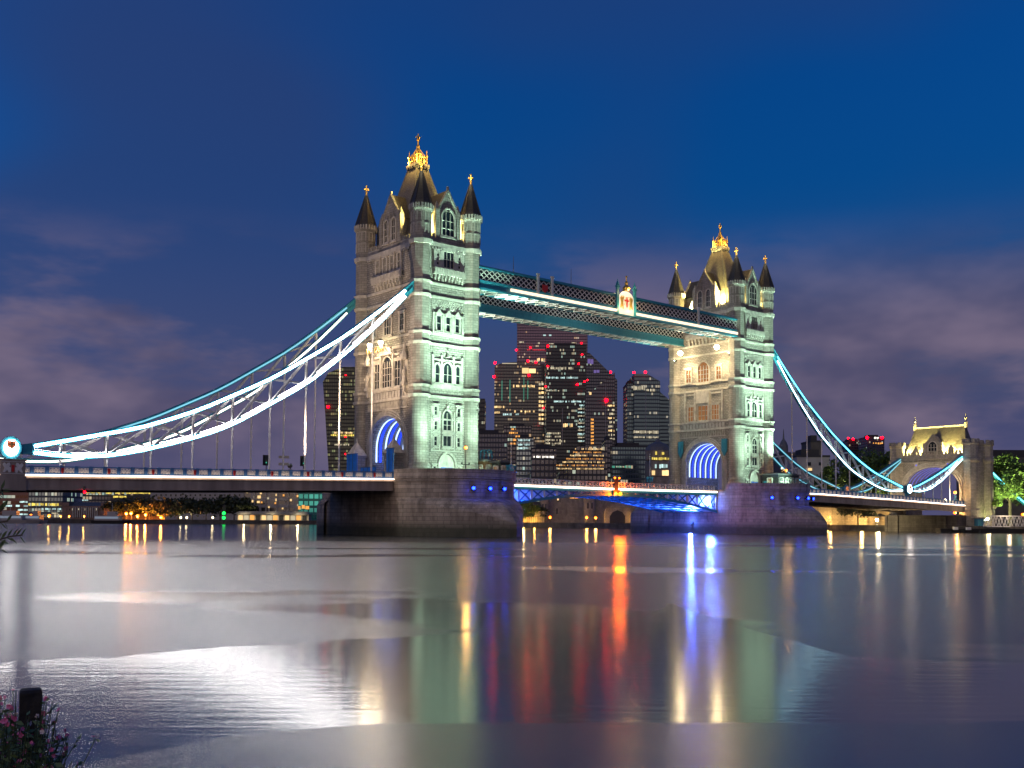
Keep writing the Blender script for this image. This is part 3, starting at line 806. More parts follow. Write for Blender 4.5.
def make_bascule(xa, xb, label):
    """leaf from pier face xa to river centre xb"""
    T = thing('bascule_leaf', label, 'bascule leaf', (xa, 0, 0), 0, 'opening leaves of the bridge')
    sg = 1 if xb > xa else -1; Lx = abs(xb - xa) - .08
    zs = lambda u: 8.75 - .12 * u / Lx            # light strip height
    zb = lambda u: 4.6 + 3.0 * math.sin(min(u / Lx, 1) * PI / 2) ** .9
    P = lambda u, y, z: (sg * u, y, z)
    mb = MB(); mb.plate([P(0, -7.6, 8.55), P(Lx, -7.6, 8.4), P(Lx, 7.6, 8.4), P(0, 7.6, 8.55)], (0, 0, .25)); mb.build('roadway', M['asphalt'], T)
    us = frange(0, Lx, 10)
    for s in (-1, 1):
        mb = MB()
        for a, b in zip(us, us[1:]):
            mb.beam(P(a, s * 7.5, zs(a) - .45), P(b, s * 7.5, zs(b) - .45), .3, .55)
            mb.beam(P(a, s * 7.5, zb(a)), P(b, s * 7.5, zb(b)), .45, .5)
        mb.build('girder', M['teal'], T)
        mb = MB()
        for a, b in zip(us, us[1:]): mb.plate([P(a, s * 6.7, zb(a) + .1), P(b, s * 6.7, zb(b) + .1), P(b, s * 6.7, zs(b) - .4), P(a, s * 6.7, zs(a) - .4)], (0, s * .06, 0))
        mb.build('blue_catch_plate', M['white'], T)  # plate added inside the girder to catch the blue light
        for i, a in enumerate(us[:-2]):
            b = us[i + 1]
            mb = MB(); mb.beam(P(a + .15, s * 7.5, zb(a)), P(a + .15, s * 7.5, zs(a) - .5), .22, .3); mb.build('strut', M['white'], T)
            mb = MB(); mb.beam(P(a, s * 7.5, zs(a) - .5), P(b, s * 7.5, zb(b)), .18, .22); mb.beam(P(a, s * 7.45, zb(a)), P(b, s * 7.45, zs(b) - .5), .14, .18); mb.build('cross_brace', M['blue'], T)
        mb = MB(); mb.plate([P(0, s * 7.72, zs(0) - .16), P(Lx, s * 7.72, zs(Lx) - .16), P(Lx, s * 7.72, zs(Lx) + .12), P(0, s * 7.72, zs(0) + .12)], (0, s * .12, 0)); mb.build('light_strip', M['led_warm'], T)
        mb = MB()
        mb.beam(P(0, s * 7.6, zs(0) + 1.25), P(Lx, s * 7.6, zs(Lx) + 1.25), .16, .12); mb.beam(P(0, s * 7.6, zs(0) + .22), P(Lx, s * 7.6, zs(Lx) + .22), .2, .12)
        for k in range(18):
            u = Lx * (k + .5) / 18; mb.box(sg * u - .09, sg * u + .09, s * 7.48, s * 7.7, zs(u) + .2, zs(u) + 1.3)
        for k in range(17):
            u0, u1 = Lx * (k + .5) / 18, Lx * (k + 1.5) / 18
            mb.beam(P(u0, s * 7.58, zs(u0) + .25), P(u1, s * 7.58, zs(u1) + 1.2), .05, .09); mb.beam(P(u0, s * 7.62, zs(u0) + 1.2), P(u1, s * 7.62, zs(u1) + .25), .05, .09)
            um = (u0 + u1) / 2; mb.box(sg * um - .04, sg * um + .04, s * 7.57, s * 7.63, zs(um) + .25, zs(um) + 1.2)
        mb.build('railing', M['white'], T)
    for i in range(1, 12):
        u = Lx * i / 12; mb = MB(); mb.beam(P(u, -7.4, zb(u) + .1), P(u, 7.4, zb(u) + .1), .35, .5); mb.build('cross_beam', M['teal'], T)
    for y in (-4, -1.5, 1.5, 4):
        mb = MB()
        for a, b in zip(us, us[1:]): mb.beam(P(a, y, zb(a) + .1), P(b, y, zb(b) + .1), .3, .5)
        mb.build('stringer', M['teal'], T)
    mb = MB()
    for a, b in zip(us, us[1:]): mb.plate([P(a, -7.2, zb(a) + .02), P(b, -7.2, zb(b) + .02), P(b, 7.2, zb(b) + .02), P(a, 7.2, zb(a) + .02)], (0, 0, .08))
    mb.build('soffit_plate', M['white'], T)
    return T
make_bascule(10.8, 41.15, 'opening road leaf hinged on the nearer pier, with a blue lit lattice girder beneath')
make_bascule(71.5, 41.15, 'opening road leaf hinged on the farther pier, its underside flooded with blue light')

# twin orange navigation lamps where the leaves meet
T = thing('navigation_light', 'twin orange navigation lamps on a dark bracket where the two road leaves meet', 'signal lamp', (41.15, -7.9, 8.0))
mb = MB(); mb.box(-.9, .9, -.1, .1, .0, .5); mb.box(-.75, -.35, -.25, .1, -.5, .0); mb.box(.35, .75, -.25, .1, -.5, .0); mb.box(-.5, .5, -.06, .06, .5, 2.4)
mb.box(-.7, .7, -.1, .05, 2.4, 2.55); mb.build('bracket', M['black'], T)
for s in (-1, 1):
    mb = MB(); mb.ball((s * .6, -.42, -.25), .34, n=10); mb.build('lamp_glass', M['lamp_orange'], T); lamp('POINT', (s * .6, -1.0, -.3), 2200, (1.0, .13, .003), .35, parent=T)
    mb = MB(); mb.ball((s * .6, -.2, 2.75), .2); mb.build('lamp_glass', M['lamp_orange'], T)

# ------------------------------------------------------------------ suspension chains
UP = [(6.7, 40.9), (8.6, 39.25), (14, 34.8), (20.1, 30.2), (31.5, 23.05), (42.5, 17.6), (50.2, 14.75), (58, 12.9), (64.1, 11.45), (66.2, 11.1)]
LO = [(6.7, 40.2), (8.6, 38.3), (13, 33.8), (17.8, 29.35), (25.7, 22.9), (37.6, 15.85), (42.4, 13.95), (50.1, 11.7), (55.2, 10.6), (61, 10.4), (64.1, 10.75), (66.2, 10.9)]
UP2 = [(66.8, 11.1), (72, 12.0), (80, 14.3), (88, 17.0), (97.5, 20.6)]
LO2 = [(66.8, 10.9), (72, 10.5), (78.5, 11.3), (85, 13.6), (91, 16.6), (97.5, 20.0)]
def interp(K, x):
    for (a, za), (b, zb) in zip(K, K[1:]):
        if a <= x <= b: return za + (zb - za) * (x - a) / (b - a)
    return K[-1][1] if x > K[-1][0] else K[0][1]
def smooth(K, n):
    """samples along the chord curve"""
    a, b = K[0][0], K[-1][0]; P = []
    for i in range(n + 1):
        x = a + (b - a) * i / n; h = (b - a) / 30
        P.append((x, (interp(K, max(a, x - h)) + 2 * interp(K, x) + interp(K, min(b, x + h))) / 4 if 0 < i < n else interp(K, x)))
    return P
def make_chain(xc, sg, y, label, up_led, lo_led, js=66.5):
    js2 = js / 66.5
    sc1 = lambda K: [(6.7 + (x - 6.7) * (js - 6.7) / 59.8, z) for x, z in K]
    sc2 = lambda K: [(js + .3 + (x - 66.8) * ((98.5 if js > 65 else 92.4) - js - .3) / 30.7, z) for x, z in K]
    T = thing('suspension_chain', label, 'bridge chain', (xc, y, 0), 0, 'suspension chains of the bridge')
    for KU, KL, n, long_ in ((sc1(UP), sc1(LO), 26, True), (sc2(UP2), sc2(LO2), 10, False)):
        for K, nm, ledm in ((KU, 'upper_chord', up_led), (KL, 'lower_chord', lo_led)):
            pts = smooth(K, n)
            mb = MB(); mb.path([(sg * x, 0, z) for x, z in pts], .55, .62); mb.path([(sg * x, 0, z + .36) for x, z in pts], .75, .10)
            c = mb.build(nm, M['teal'], T)
            if ledm:
                mb = MB()
                sub = [(8.5, interp(K, 8.5))] + [p for p in pts if 9 < p[0] < js - 2.4] if long_ else pts[1:]
                mb.path([(sg * x, -.33, z) for x, z in sub], .10, .30 if ledm == 'led_white' and sg < 0 else .24)
                if nm == 'lower_chord' and ledm in ('led_white', 'led_cool'): mb.path([(sg * x, 0, z + .425) for x, z in sub], .16, .03)  # added hidden strip, brightens the braces from below
                mb.build('light_strip', M[ledm], c)
        xs = [14.3 + 5.8 * k for k in range(9) if 14.3 + 5.8 * k < js - 3] if long_ else [js + k for k in (4.5, 9, 13.5, 18, 22.5)]
        for i, x in enumerate(xs):
            zu, zl = interp(KU, x), interp(KL, x)
            mb = MB(); mb.beam((sg * x, -.2, zl), (sg * x, -.2, zu), .14, .24); mb.beam((sg * x, .2, zl), (sg * x, .2, zu), .14, .24); mb.build('strut', M['white'], T)
            if i + 1 < len(xs):
                x2 = xs[i + 1]; zu2, zl2 = interp(KU, x2), interp(KL, x2)
                mb = MB(); mb.beam((sg * x, -.16, zu), (sg * x2, -.16, zl2), .14, .34); mb.beam((sg * x, .16, zu), (sg * x2, .16, zl2), .14, .34); mb.build('diagonal_brace', M['white'], T)
                mb = MB(); mb.beam((sg * x, 0, zl), (sg * x2, 0, zu2), .16, .30); mb.build('diagonal_brace', M['white'], T)
            zd = strip_z(xc + sg * x) + .2
            if zl > zd + .3:
                mb = MB(); mb.cyl(sg * x, 0, zd, zl, .14, n=6); mb.cyl(sg * x, 0, zl - .9, zl - .3, .2, n=6)
                zm = zd + (zl - zd) * .55
                if zl - zd > 6: mb.cyl(sg * x, 0, zm, zm + .5, .17, n=6)
                mb.cyl(sg * x, 0, zd, zd + .7, .22, .14, n=6); mb.build('hanger', M['white'], T)
    # pinned joint at the low point
    z = 11.05
    mb = MB(); x = sg * (js + .25)
    mb.beam((x - 2.6, 0, z), (x + 2.6, 0, z), .8, 1.2); mb.beam((x, -.5, z), (x, .5, z), 1.6, 1.9)
    mb.beam((x, 0, strip_z(xc + x)), (x, 0, z - .6), .7, 1.1)
    j = mb.build('joint', M['teal'], T)
    mb = MB()
    mb.plate([(x + 1.25 * math.cos(2 * PI * i / 20), -.5, z + .1 + 1.45 * math.sin(2 * PI * i / 20)) for i in range(20)], (0, -.28, 0))
    mb.build('joint_plate', M['teal'], j); mb = MB()
    for r, y0, y1 in ((.82, -.95, -.78),):
        mb.plate([(x + r * math.cos(2 * PI * i / 20), y1, z + .1 + 1.22 * r * math.sin(2 * PI * i / 20)) for i in range(20)], (0, y0 - y1, 0))
    mb.build('medallion', M['led_white'] if up_led in ('led_white', 'led_cyan') else M['white'], j)
    mb = MB()
    mb.plate([(x - .5, -.95, z + .95), (x + .5, -.95, z + .95), (x + .5, -.95, z + .25), (x, -.95, z - .1), (x - .5, -.95, z + .25)], (0, -.1, 0), 0)
    mb.plate([(x - .1, -1.05, z + .9), (x + .1, -1.05, z + .9), (x + .1, -1.05, z + .05), (x - .1, -1.05, z + .05)], (0, -.04, 0), 1)
    mb.plate([(x - .45, -1.05, z + .6), (x + .45, -1.05, z + .6), (x + .45, -1.05, z + .42), (x - .45, -1.05, z + .42)], (0, -.042, 0), 1)
    mb.build('shield', [M['arms_red_lit' if up_led else 'red'], M['gold']], j)
    return T
make_chain(0, -1, -8.8, 'near left suspension chain outlined by two broad bright white light lines', 'led_white', 'led_white')
make_chain(0, -1, 9.2, 'left suspension chain behind the white-lit one, its turquoise upper chord faintly lit', 'teal_glow', 'led_warm')
make_chain(82.3, 1, -8.8, 'near right suspension chain outlined in cyan light between farther tower and gatehouse', 'led_cyan', 'led_cool', 63.5)
make_chain(82.3, 1, 9.2, 'right suspension chain behind the cyan-lit one, mostly dimmer turquoise light lines', 'teal_glow', 'teal_glow', 63.5)

# pedestal panel under the left joint, with its heraldic relief
T = thing('parapet_pedestal', 'dark parapet pedestal carrying two pale beasts in relief under the left chain joint', 'pedestal', (-66.6, -9.8, 0))
z = strip_z(-66.6)
mb = MB(); mb.box(-1.45, 1.45, -.2, .2, z - .1, z + 1.75); mb.box(-1.6, 1.6, -.28, .28, z + 1.75, z + 1.95); mb.box(-1.55, 1.55, -.3, .3, z - 1.9, z - .1); mb.build('block', M['steel'], T)
mb = MB()
for s in (-1, 1):
    mb.plate([(s * x, -.2, z + zz) for x, zz in ((.25, .3), (.5, .25), (.62, .6), (.95, .28), (1.15, .3), (.95, .8), (1.2, 1.25), (1.0, 1.5), (.75, 1.25), (.62, 1.45), (.4, 1.5), (.3, 1.2), (.45, 1.0), (.22, .9))][::s], (0, -.09, 0))
mb.plate([(-.16, -.2, z + 1.2), (-.16, -.2, z + .5), (0, -.2, z + .3), (.16, -.2, z + .5), (.16, -.2, z + 1.2)][::1], (0, -.1, 0), 1)
for zz in (.12, 1.6): mb.box(-1.35, 1.35, -.26, -.19, z + zz, z + zz + .06)
mb.build('heraldic_relief', [M['white'], M['red']], T)
# red shields on the left deck parapet posts
shield0 = None
for k, hx in enumerate([14.3 + 5.8 * k for k in range(9)]):
    if k == 0:
        mb = MB(); mb.plate([(-.17, 0, .95), (-.17, 0, .45), (0, 0, .2), (.17, 0, .45), (.17, 0, .95)][::-1], (0, -.08, 0)); shield0 = mb.build('post_shield', M['red'], deckL); o = shield0
    else:
        o = shield0.copy(); COL.objects.link(o)
    o.location = (-hx + 55.4, -9.76, strip_z(-hx))

# ------------------------------------------------------------------ high walkways
def make_walkway(y, label, lit):
    T = thing('walkway', label, 'walkway', (41.15, y, 0), 0, 'high level walkways between the towers')
    x0, x1 = -35.6, 35.6; W = 1.85
    mb = MB(); mb.box(x0, x1, -W - .15, W + .15, 45.35, 45.6); mb.box(x0, x1, -W + .3, W - .3, 45.6, 45.95); mb.build('roof', M['teal'], T)
    mb = MB(); mb.box(x0, x1, -W + .35, W - .35, 42.0, 42.15); mb.build('floor', M['lead'], T)
    mb = MB(); mb.box(x0, x1, -W + .45, W - .45, 43.0, 45.2); mb.build('gallery', M['glass'], T)
    for s in (-1, 1):
        mb = MB(); n = 60
        for o in (0, 1):
            for i in range(-1, n):
                a, b = x0 + (x1 - x0) * (i + o * .0) / n, x0 + (x1 - x0) * (i + 2) / n
                za, zb = (43.35, 45.25)
                pa, pb = [(a, za), (b, zb)] if o == 0 else [(a, zb), (b, za)]
                if a < x0: pa = (x0, (za + zb) / 2)
                if b > x1: pb = (x1, (za + zb) / 2)
                mb.beam((pa[0], s * W + o * .03, pa[1]), (pb[0], s * W + o * .03, pb[1]), .06, .13)
        mb.build('lattice', M['white'], T)
        mb = MB()
        mb.box(x0, x1, s * (W + .1), s * (W - .25), 43.05, 43.35); mb.box(x0, x1, s * (W + .22), s * (W - .3), 41.75, 42.05)
        for k in range(40):
            x = x0 + (x1 - x0) * k / 39; mb.box(x - .07, x + .07, s * (W + .02), s * (W - .06), 42.05, 43.05)
        mb.build('chord', M['teal'], T)
        mb = MB(); mb.box(x0, x1, s * (W - .03), s * (W - .10), 42.05, 43.05); mb.build('fascia_panel', M['teal'], T)
        if lit and s < 0:
            for a, b in ((-28.2, -2.1), (3.3, 34.6)):
                mb = MB(); mb.box(a, b, s * (W + .30), s * (W + .52), 42.25, 42.72); mb.build('light_strip', M['led_walk'], T)
    mb = MB(); n = 30
    for i in range(n):
        a, b = x0 + (x1 - x0) * i / n, x0 + (x1 - x0) * (i + 1) / n
        mb.beam((a, -W, 41.83), (b, W, 41.83), .12, .10); mb.beam((a, W, 41.79), (b, -W, 41.79), .12, .10); mb.box(a - .09, a + .09, -W, W, 41.68, 41.78)
    mb.build('soffit_bracing', M['white'], T)
    if lit:
        for x in (-21.8, -18.4, 22.0):
            mb = MB(); mb.box(x - .25, x + .25, -W - .35, -W - .16, 43.0, 46.1); mb.box(x - .36, x + .36, -W - .42, -W - .12, 46.1, 46.4); mb.build('post', M['white'], T)
        mb = MB(); mb.plate([(-20.75, -W - .2, 44.6), (-20.75, -W - .2, 43.7), (-20.1, -W - .2, 43.2), (-19.45, -W - .2, 43.7), (-19.45, -W - .2, 44.6)][::-1], (0, -.1, 0)); mb.build('shield', M['red'], T)
        for x in (-25.5, 4.5 - 16):
            mb = MB(); mb.cyl(x, .3, 45.9, 49.3, .07, .03, 6); mb.box(x - .5, x + .5, .1, .5, 45.95, 46.3); mb.build('mast', M['lead'], T)
        # central coat of arms
        c = .62
        for s in (-1, 1):
            mb = MB()
            mb.box(c + s * 2.35 - .3, c + s * 2.35 + .3, -W - .5, -W - .15, 41.9, 47.0); mb.box(c + s * 2.35 - .45, c + s * 2.35 + .45, -W - .6, -W - .1, 47.0, 47.3); mb.lathe(c + s * 2.35, -W - .32, [(.3, 47.3), (.34, 47.7), (.08, 48.2), (.05, 48.6)], 6)
            mb.build('arms_pillar', M['teal'], T)
        mb = MB()
        pts = [(c + 2.0 * math.cos(PI * i / 12), -W - .28, 44.9 + 1.6 * math.sin(PI * i / 12)) for i in range(13)]
        mb.plate([(c + 2.0, -W - .28, 42.0)] + pts + [(c - 2.0, -W - .28, 42.0)], (0, -.12, 0))
        a2 = mb.build('arms_panel', M['arms_lit'], T)
        mb = MB(); yy = -W - .40
        mb.plate([(c - .7, yy, 45.4), (c - .7, yy, 44.0), (c, yy, 43.1), (c + .7, yy, 44.0), (c + .7, yy, 45.4)][::-1], (0, -.14, 0), 0)
        mb.plate([(c - .12, yy - .14, 45.35), (c - .12, yy - .14, 43.4), (c + .12, yy - .14, 43.4), (c + .12, yy - .14, 45.35)][::-1], (0, -.05, 0), 1)
        mb.plate([(c - .65, yy - .14, 44.75), (c - .65, yy - .14, 44.5), (c + .65, yy - .14, 44.5), (c + .65, yy - .14, 44.75)][::-1], (0, -.052, 0), 1)
        for s in (-1, 1):
            mb.plate([(c + s * x, yy, zz) for x, zz in ((.8, 43.0), (1.05, 43.0), (1.1, 43.7), (1.5, 43.1), (1.7, 43.2), (1.5, 44.2), (1.75, 45.0), (1.4, 45.5), (1.2, 45.0), (1.0, 45.6), (.75, 45.2), (.95, 44.6))][::-s], (0, -.12, 0), 2)
        mb.build('coat_of_arms', [M['white'], M['red'], M['gold']], a2)
        for xx, zz, e in ((c - 1.6, 43.0, 260), (c + 1.6, 43.0, 260), (c, 46.6, 300)): lamp('POINT', (xx, -W - 1.5, zz), e, (1.0, .68, .3), .2, parent=T)
        mb = MB(); mb.lathe(c, -W - .4, [(.7, 46.5), (.8, 47.1), (.3, 47.7), (.35, 48.1), (.12, 48.5), (.1, 49.2)], 8); mb.ball((c, -W - .4, 49.3), .22); mb.build('crest', M['gold'], T)
    return T
M['arms_lit'] = led('backlit_arms_panel', (1.0, 0.80, 0.56), 1.15)
make_walkway(-7.6, 'near high walkway with bright white light band and lit coat of arms at its middle', True)
make_walkway(7.6, 'high walkway seen below the near one, blue and turquoise lattice without a light band', False)

# ------------------------------------------------------------------ stone gatehouse on the far bank
def make_gatehouse(x0):
    T = thing('gatehouse', 'battlemented stone gatehouse with floodlit slate roof and wide arch ending the bridge at right', 'gatehouse', (x0, 0, 0))
    D, HY = 9.5, 11.3
    zt = 20.8
    pr = [(HY, -1), (HY, zt), (-HY, zt), (-HY, -1), (-8.2, -1)]
    for i in range(17):
        a = PI - PI * i / 16; pr.append((8.2 * math.cos(a), 11.6 + 6.6 * math.sin(a)))
    pr.append((8.2, -1))
    mb = MB(); mb.plate([(0, y, z) for y, z in pr], (D, 0, 0)); mb.build('wall', M['rubble'], T)
    F = Face(-1, 0, 0)
    mb = MB()
    for r, o in ((8.35, .5), (8.9, .3), (9.4, .15)):
        k = 6.6 / 8.2
        pts = [Vector(F.p(r, 0, 5))] + [Vector(F.p(r * math.cos(PI * i / 20), 0, 11.6 + (r - 8.2 + 6.6) * math.sin(PI * i / 20))) for i in range(21)] + [Vector(F.p(-r, 0, 5))]
        mb.path(pts, o * 2, .42)
    mb.build('arch_moulding', M['portland'], T)
    for sx in (0, 1):
        for sy in (-1, 1):
            mb = MB(); x, y = .6 + sx * (D - 1.2), sy * (HY - .5); r = 2.0
            mb.lathe(x, y, [(r + .3, -1), (r + .3, 6), (r, 6.6), (r, 19.0), (r + .35, 19.5), (r + .35, 20.1), (r, 20.4), (r, 23.8), (r + .3, 24.2), (r + .3, 24.5)], 8)
            for k in range(8):
                a = 2 * PI * k / 8; rr = (r + .15) * math.cos(PI / 8)
                cx, cy_ = x + rr * math.cos(a), y + rr * math.sin(a); tx, ty = -math.sin(a) * .5, math.cos(a) * .5; nx, ny = math.cos(a) * .22, math.sin(a) * .22
                mb.prism([(cx - tx + nx, cy_ - ty + ny), (cx + tx + nx, cy_ + ty + ny), (cx + tx - nx, cy_ + ty - ny), (cx - tx - nx, cy_ - ty - ny)][::1], 24.5, 25.5)
            mb.build('turret', M['granite'], T)
    mb = MB()
    for xx in (0, D):
        s = -1 if xx == 0 else 1
        mb.box(xx, xx - s * .5, -HY + 2, HY - 2, zt, zt + .9)
        mb.box(xx + s * .35, xx - .02 * s, -HY + 2, HY - 2, 20.2, 20.7); mb.box(xx + s * .3, xx - .02 * s, -HY + 2, HY - 2, 19.4, 19.8)
        for k in range(-9, 10): mb.box(xx + s * .01, xx - s * .48, k - .3, k + .3, zt + .9, zt + 1.7)
    for s in (-1, 1):
        mb.box(2, D - 2, s * HY, s * (HY - .5), zt, zt + .9)
        for k in range(4): mb.box(3 + k * 1.7, 3.8 + k * 1.7, s * (HY - .01), s * (HY - .49), zt + .9, zt + 1.7)
    mb.build('battlement', M['granite'], T)
    mb = MB(); a, b = 1.2, D - 1.2; y0, y1 = -9.0, 9.0
    A = [(a, y0), (b, y0), (b, y1), (a, y1)]; B = [(D/2 - .3, -7.4), (D/2 + .3, -7.4), (D/2 + .3, 7.4), (D/2 - .3, 7.4)]
    mb.prism(A, 20.8, 29.6, 0, B); rf = mb.build('roof', M['slate'], T)
    mb = MB(); mb.box(D/2 - .35, D/2 + .35, -7.4, 7.4, 29.5, 29.95)
    for s in (-1, 1): mb.lathe(D/2, s * 7.5, [(.5, 28.9), (.5, 30.6), (.3, 30.9), (.3, 31.5), (.5, 31.8), (.15, 32.2), (.1, 33.0)], 8)
    mb.build('ridge', M['portland'], rf)
    # dormer
    F = Face(-1, 0, -.7)
    mb = MB(); F.plate(mb, [(-2.4, 20.7), (2.4, 20.7), (2.4, 24.2), (0, 27.0), (-2.4, 24.2)], -3.0, .2)
    for s in (-1, 1):
        mb.beam(F.p(s * 2.45, .1, 24.2), F.p(0, .1, 27.3), .5, .4); F.box(mb, s * 2.5 - .35, s * 2.5 + .35, -.3, .4, 20.7, 25.0)
    g = mb.build('gable', M['granite'], T)
    one = MB(); window(Face(-1, 0, -.48), 0, 21.6, 2.7, 3.8, lights=3, rows=3, arch=True, one=one); one.build('window', [M['portland'], M['glass']], g)
    for u in (-5.2, 5.2):
        mb = MB(); F.plate(mb, [(u - .9, 20.7), (u + .9, 20.7), (u + .9, 23.0), (u, 24.3), (u - .9, 23.0)], -2.2, 0); mb.build('gable', M['granite'], T)
    for u in (-4.6, 4.6): window(Face(-1, 0, 0), u, 17.75, .9, 1.4, T, 1, 1, glass='blueglass')
    for k in range(5):
        b = MB(); x = 1.0 + k * 1.8
        pts = [Vector((x, 8.0 * math.cos(PI * i / 20), 11.4 + 6.5 * math.sin(PI * i / 20))) for i in range(21)]
        for p, q in zip(pts, pts[1:]): b.plate([p - Vector((.18, 0, 0)), p + Vector((.18, 0, 0)), q + Vector((.18, 0, 0)), q - Vector((.18, 0, 0))], (0, 0, .05))
        b.build('arch_light', M['led_archdim'], T)
    return T
M['blueglass'] = mat('blue_lit_window_glass', (.02, .03, .05), .2, emit=(0.15, 0.2, 1.0), es=1.2)
M['led_archdim'] = led('gatehouse_violet_led', (0.22, 0.24, 1.0), 0.9)
make_gatehouse(175.5)
# chain beyond the gatehouse (land tie)
T = thing('land_tie', 'turquoise land tie running down behind the gatehouse into the trees', 'chain', (186.5, -9.2, 0))
mb = MB(); mb.path([(0, 0, 19.0), (16, 0, 12.0), (34, 0, 5.0)], .6, .9); c = mb.build('tie_bar', M['teal'], T)
mb = MB(); mb.path([(.5, -.36, 18.8), (16, -.36, 12.0), (30, -.36, 6.6)], .1, .3); mb.build('light_strip', M['led_cyan'], c)

# ------------------------------------------------------------------ river and banks
def ground_sheet(name, poly, z0, z1, m):
    mb = MB(); mb.prism(poly, z0, z1, 0)
    o = mb.build(name, m); tag(o, 'x', 'x'); return o
mw = bpy.data.materials.new('river_water'); mw.use_nodes = True
N, L = mw.node_tree.nodes, mw.node_tree.links; B = N['Principled BSDF']
def mth(op, a, b=None, c=None):
    n = N.new('ShaderNodeMath'); n.operation = op
    for i, v in enumerate((a, b, c)):
        if v is None: continue
        if isinstance(v, (int, float)): n.inputs[i].default_value = v
        else: L.new(v, n.inputs[i])
    return n.outputs[0]
def sstep(v, lo, hi, o0=0.0, o1=1.0):
    n = N.new('ShaderNodeMapRange'); n.interpolation_type = 'SMOOTHSTEP'
    L.new(v, n.inputs[0])
    for i, k in enumerate((lo, hi, o0, o1)):
        if isinstance(k, (int, float)): n.inputs[i + 1].default_value = k
        else: L.new(k, n.inputs[i + 1])
    return n.outputs[0]
geo = N.new('ShaderNodeNewGeometry'); sx = N.new('ShaderNodeSeparateXYZ'); L.new(geo.outputs['Position'], sx.inputs[0])
s_, c_ = math.sin(YAW), math.cos(YAW)
# across the stream / along the stream, measured from the quay
px_, py_ = mth('ADD', sx.outputs[0], -CAM.x), mth('ADD', sx.outputs[1], -CAM.y)
wa = mth('MULTIPLY_ADD', px_, s_, mth('MULTIPLY', py_, c_))
ua = mth('MULTIPLY_ADD', px_, c_, mth('MULTIPLY', py_, -s_))
def wnoise(scale, su=1.0, sw=1.0, detail=3.0, off=0.0):
    cb = N.new('ShaderNodeCombineXYZ'); L.new(mth('MULTIPLY_ADD', ua, su, off), cb.inputs[0]); L.new(mth('MULTIPLY', wa, sw), cb.inputs[1])
    n = N.new('ShaderNodeTexNoise'); n.inputs['Scale'].default_value = scale; n.inputs['Detail'].default_value = detail
    L.new(cb.outputs[0], n.inputs['Vector']); return n.outputs['Fac']
def ramp(v, pts):
    n = N.new('ShaderNodeValToRGB'); L.new(v, n.inputs[0]); e = n.color_ramp.elements
    n.color_ramp.interpolation = 'LINEAR'
    while len(e) < len(pts): e.new(0.5)
    for k, (p, q) in zip(e, pts): k.position = p; k.color = (q, q, q, 1)
    return n.outputs[0]
un = mth('MULTIPLY_ADD', ua, 0.05, 0.5)                      # -10..10 m -> 0..1
edge = mth('MULTIPLY_ADD', wnoise(0.5, detail=4), 2.4, -1.2)
wb = mth('MULTIPLY', ramp(un, [(0.0, .46), (.22, .55), (.5, .64), (.70, .75), (.76, .85), (.79, .68), (.84, .52), (1.0, .50)]), 40.0)
inA = sstep(mth('SUBTRACT', mth('ADD', wa, edge), wb), -0.12, 0.12)                # ruffled outer reach
wc = mth('MULTIPLY', ramp(un, [(0.0, .22), (.27, .29), (.33, .325), (.42, .347), (.8, .352), (1.0, .37)]), 40.0)
inC = sstep(mth('SUBTRACT', wc, mth('MULTIPLY_ADD', edge, 0.15, wa)), -0.05, 0.10)                   # eddy along the quay
far = sstep(mth('MULTIPLY_ADD', wnoise(0.03), 50.0, wa), 142.0, 155.0)
slick = sstep(wnoise(0.05, su=0.45, sw=1.0, detail=4, off=3.0), 0.545, 0.575)
rA = mth('MULTIPLY_ADD', slick, -0.11, 0.25)
r0 = mth('ADD', mth('MULTIPLY', inA, rA), mth('MULTIPLY', mth('SUBTRACT', 1.0, inA), 0.13))
r1 = mth('ADD', mth('MULTIPLY', inC, 0.24), mth('MULTIPLY', mth('SUBTRACT', 1.0, inC), r0))
r2 = mth('ADD', mth('MULTIPLY', far, 0.15), mth('MULTIPLY', mth('SUBTRACT', 1.0, far), r1))
L.new(r2, B.inputs['Roughness'])
B.inputs['Base Color'].default_value = (0.07, 0.072, 0.068, 1)
B.inputs['IOR'].default_value = 2.2
rip = wnoise(1.6, su=0.35, sw=2.4, detail=5)
bp = N.new('ShaderNodeBump'); bp.inputs['Distance'].default_value = 0.004
L.new(mth('MULTIPLY', mth('SUBTRACT', 1.0, inA), mth('SUBTRACT', 1.0, inC)), bp.inputs['Strength'])
L.new(rip, bp.inputs['Height']); L.new(bp.outputs[0], B.inputs['Normal'])
mb = MB(); mb.face([(-900, -900, 0), (900, -900, 0), (900, 1200, 0), (-900, 1200, 0)])
o = mb.build('river', mw); o['kind'] = 'structure'
mb = MB(); mb.face([(-9000, -9000, -3), (9000, -9000, -3), (9000, 9000, -3), (-9000, 9000, -3)])
M['silt'] = mat('river_silt_and_earth', (0.06, 0.055, 0.045), 0.9, var=0.3, vscale=.1)
o = mb.build('ground', M['silt']); o['kind'] = 'structure'
NB = [tuple(at(px, d)[:2]) for px, d in ((2400, 130), (1300, 215), (1040, 262), (965, 275), (900, 296), (850, 299), (780, 312), (640, 335), (530, 352), (430, 420), (330, 455), (200, 448), (60, 432), (-120, 425), (-400, 440))] + [(-900, 420)]
M['quay'] = masonry('quay_wall_stone', (0.13, 0.115, 0.10), (0.09, 0.08, 0.07), (0.05, 0.045, 0.04), 1.6, .6, stain=.5)
M['paving'] = mat('bank_paving', (0.16, 0.15, 0.14), 0.85, var=.2, vscale=.5)
mb = MB(); poly = [(p[0], p[1]) for p in NB] + [(-900, 9000), (9000, 9000), (9000, -2000)]
mb.face([(x, y, 1.3) for x, y in poly])
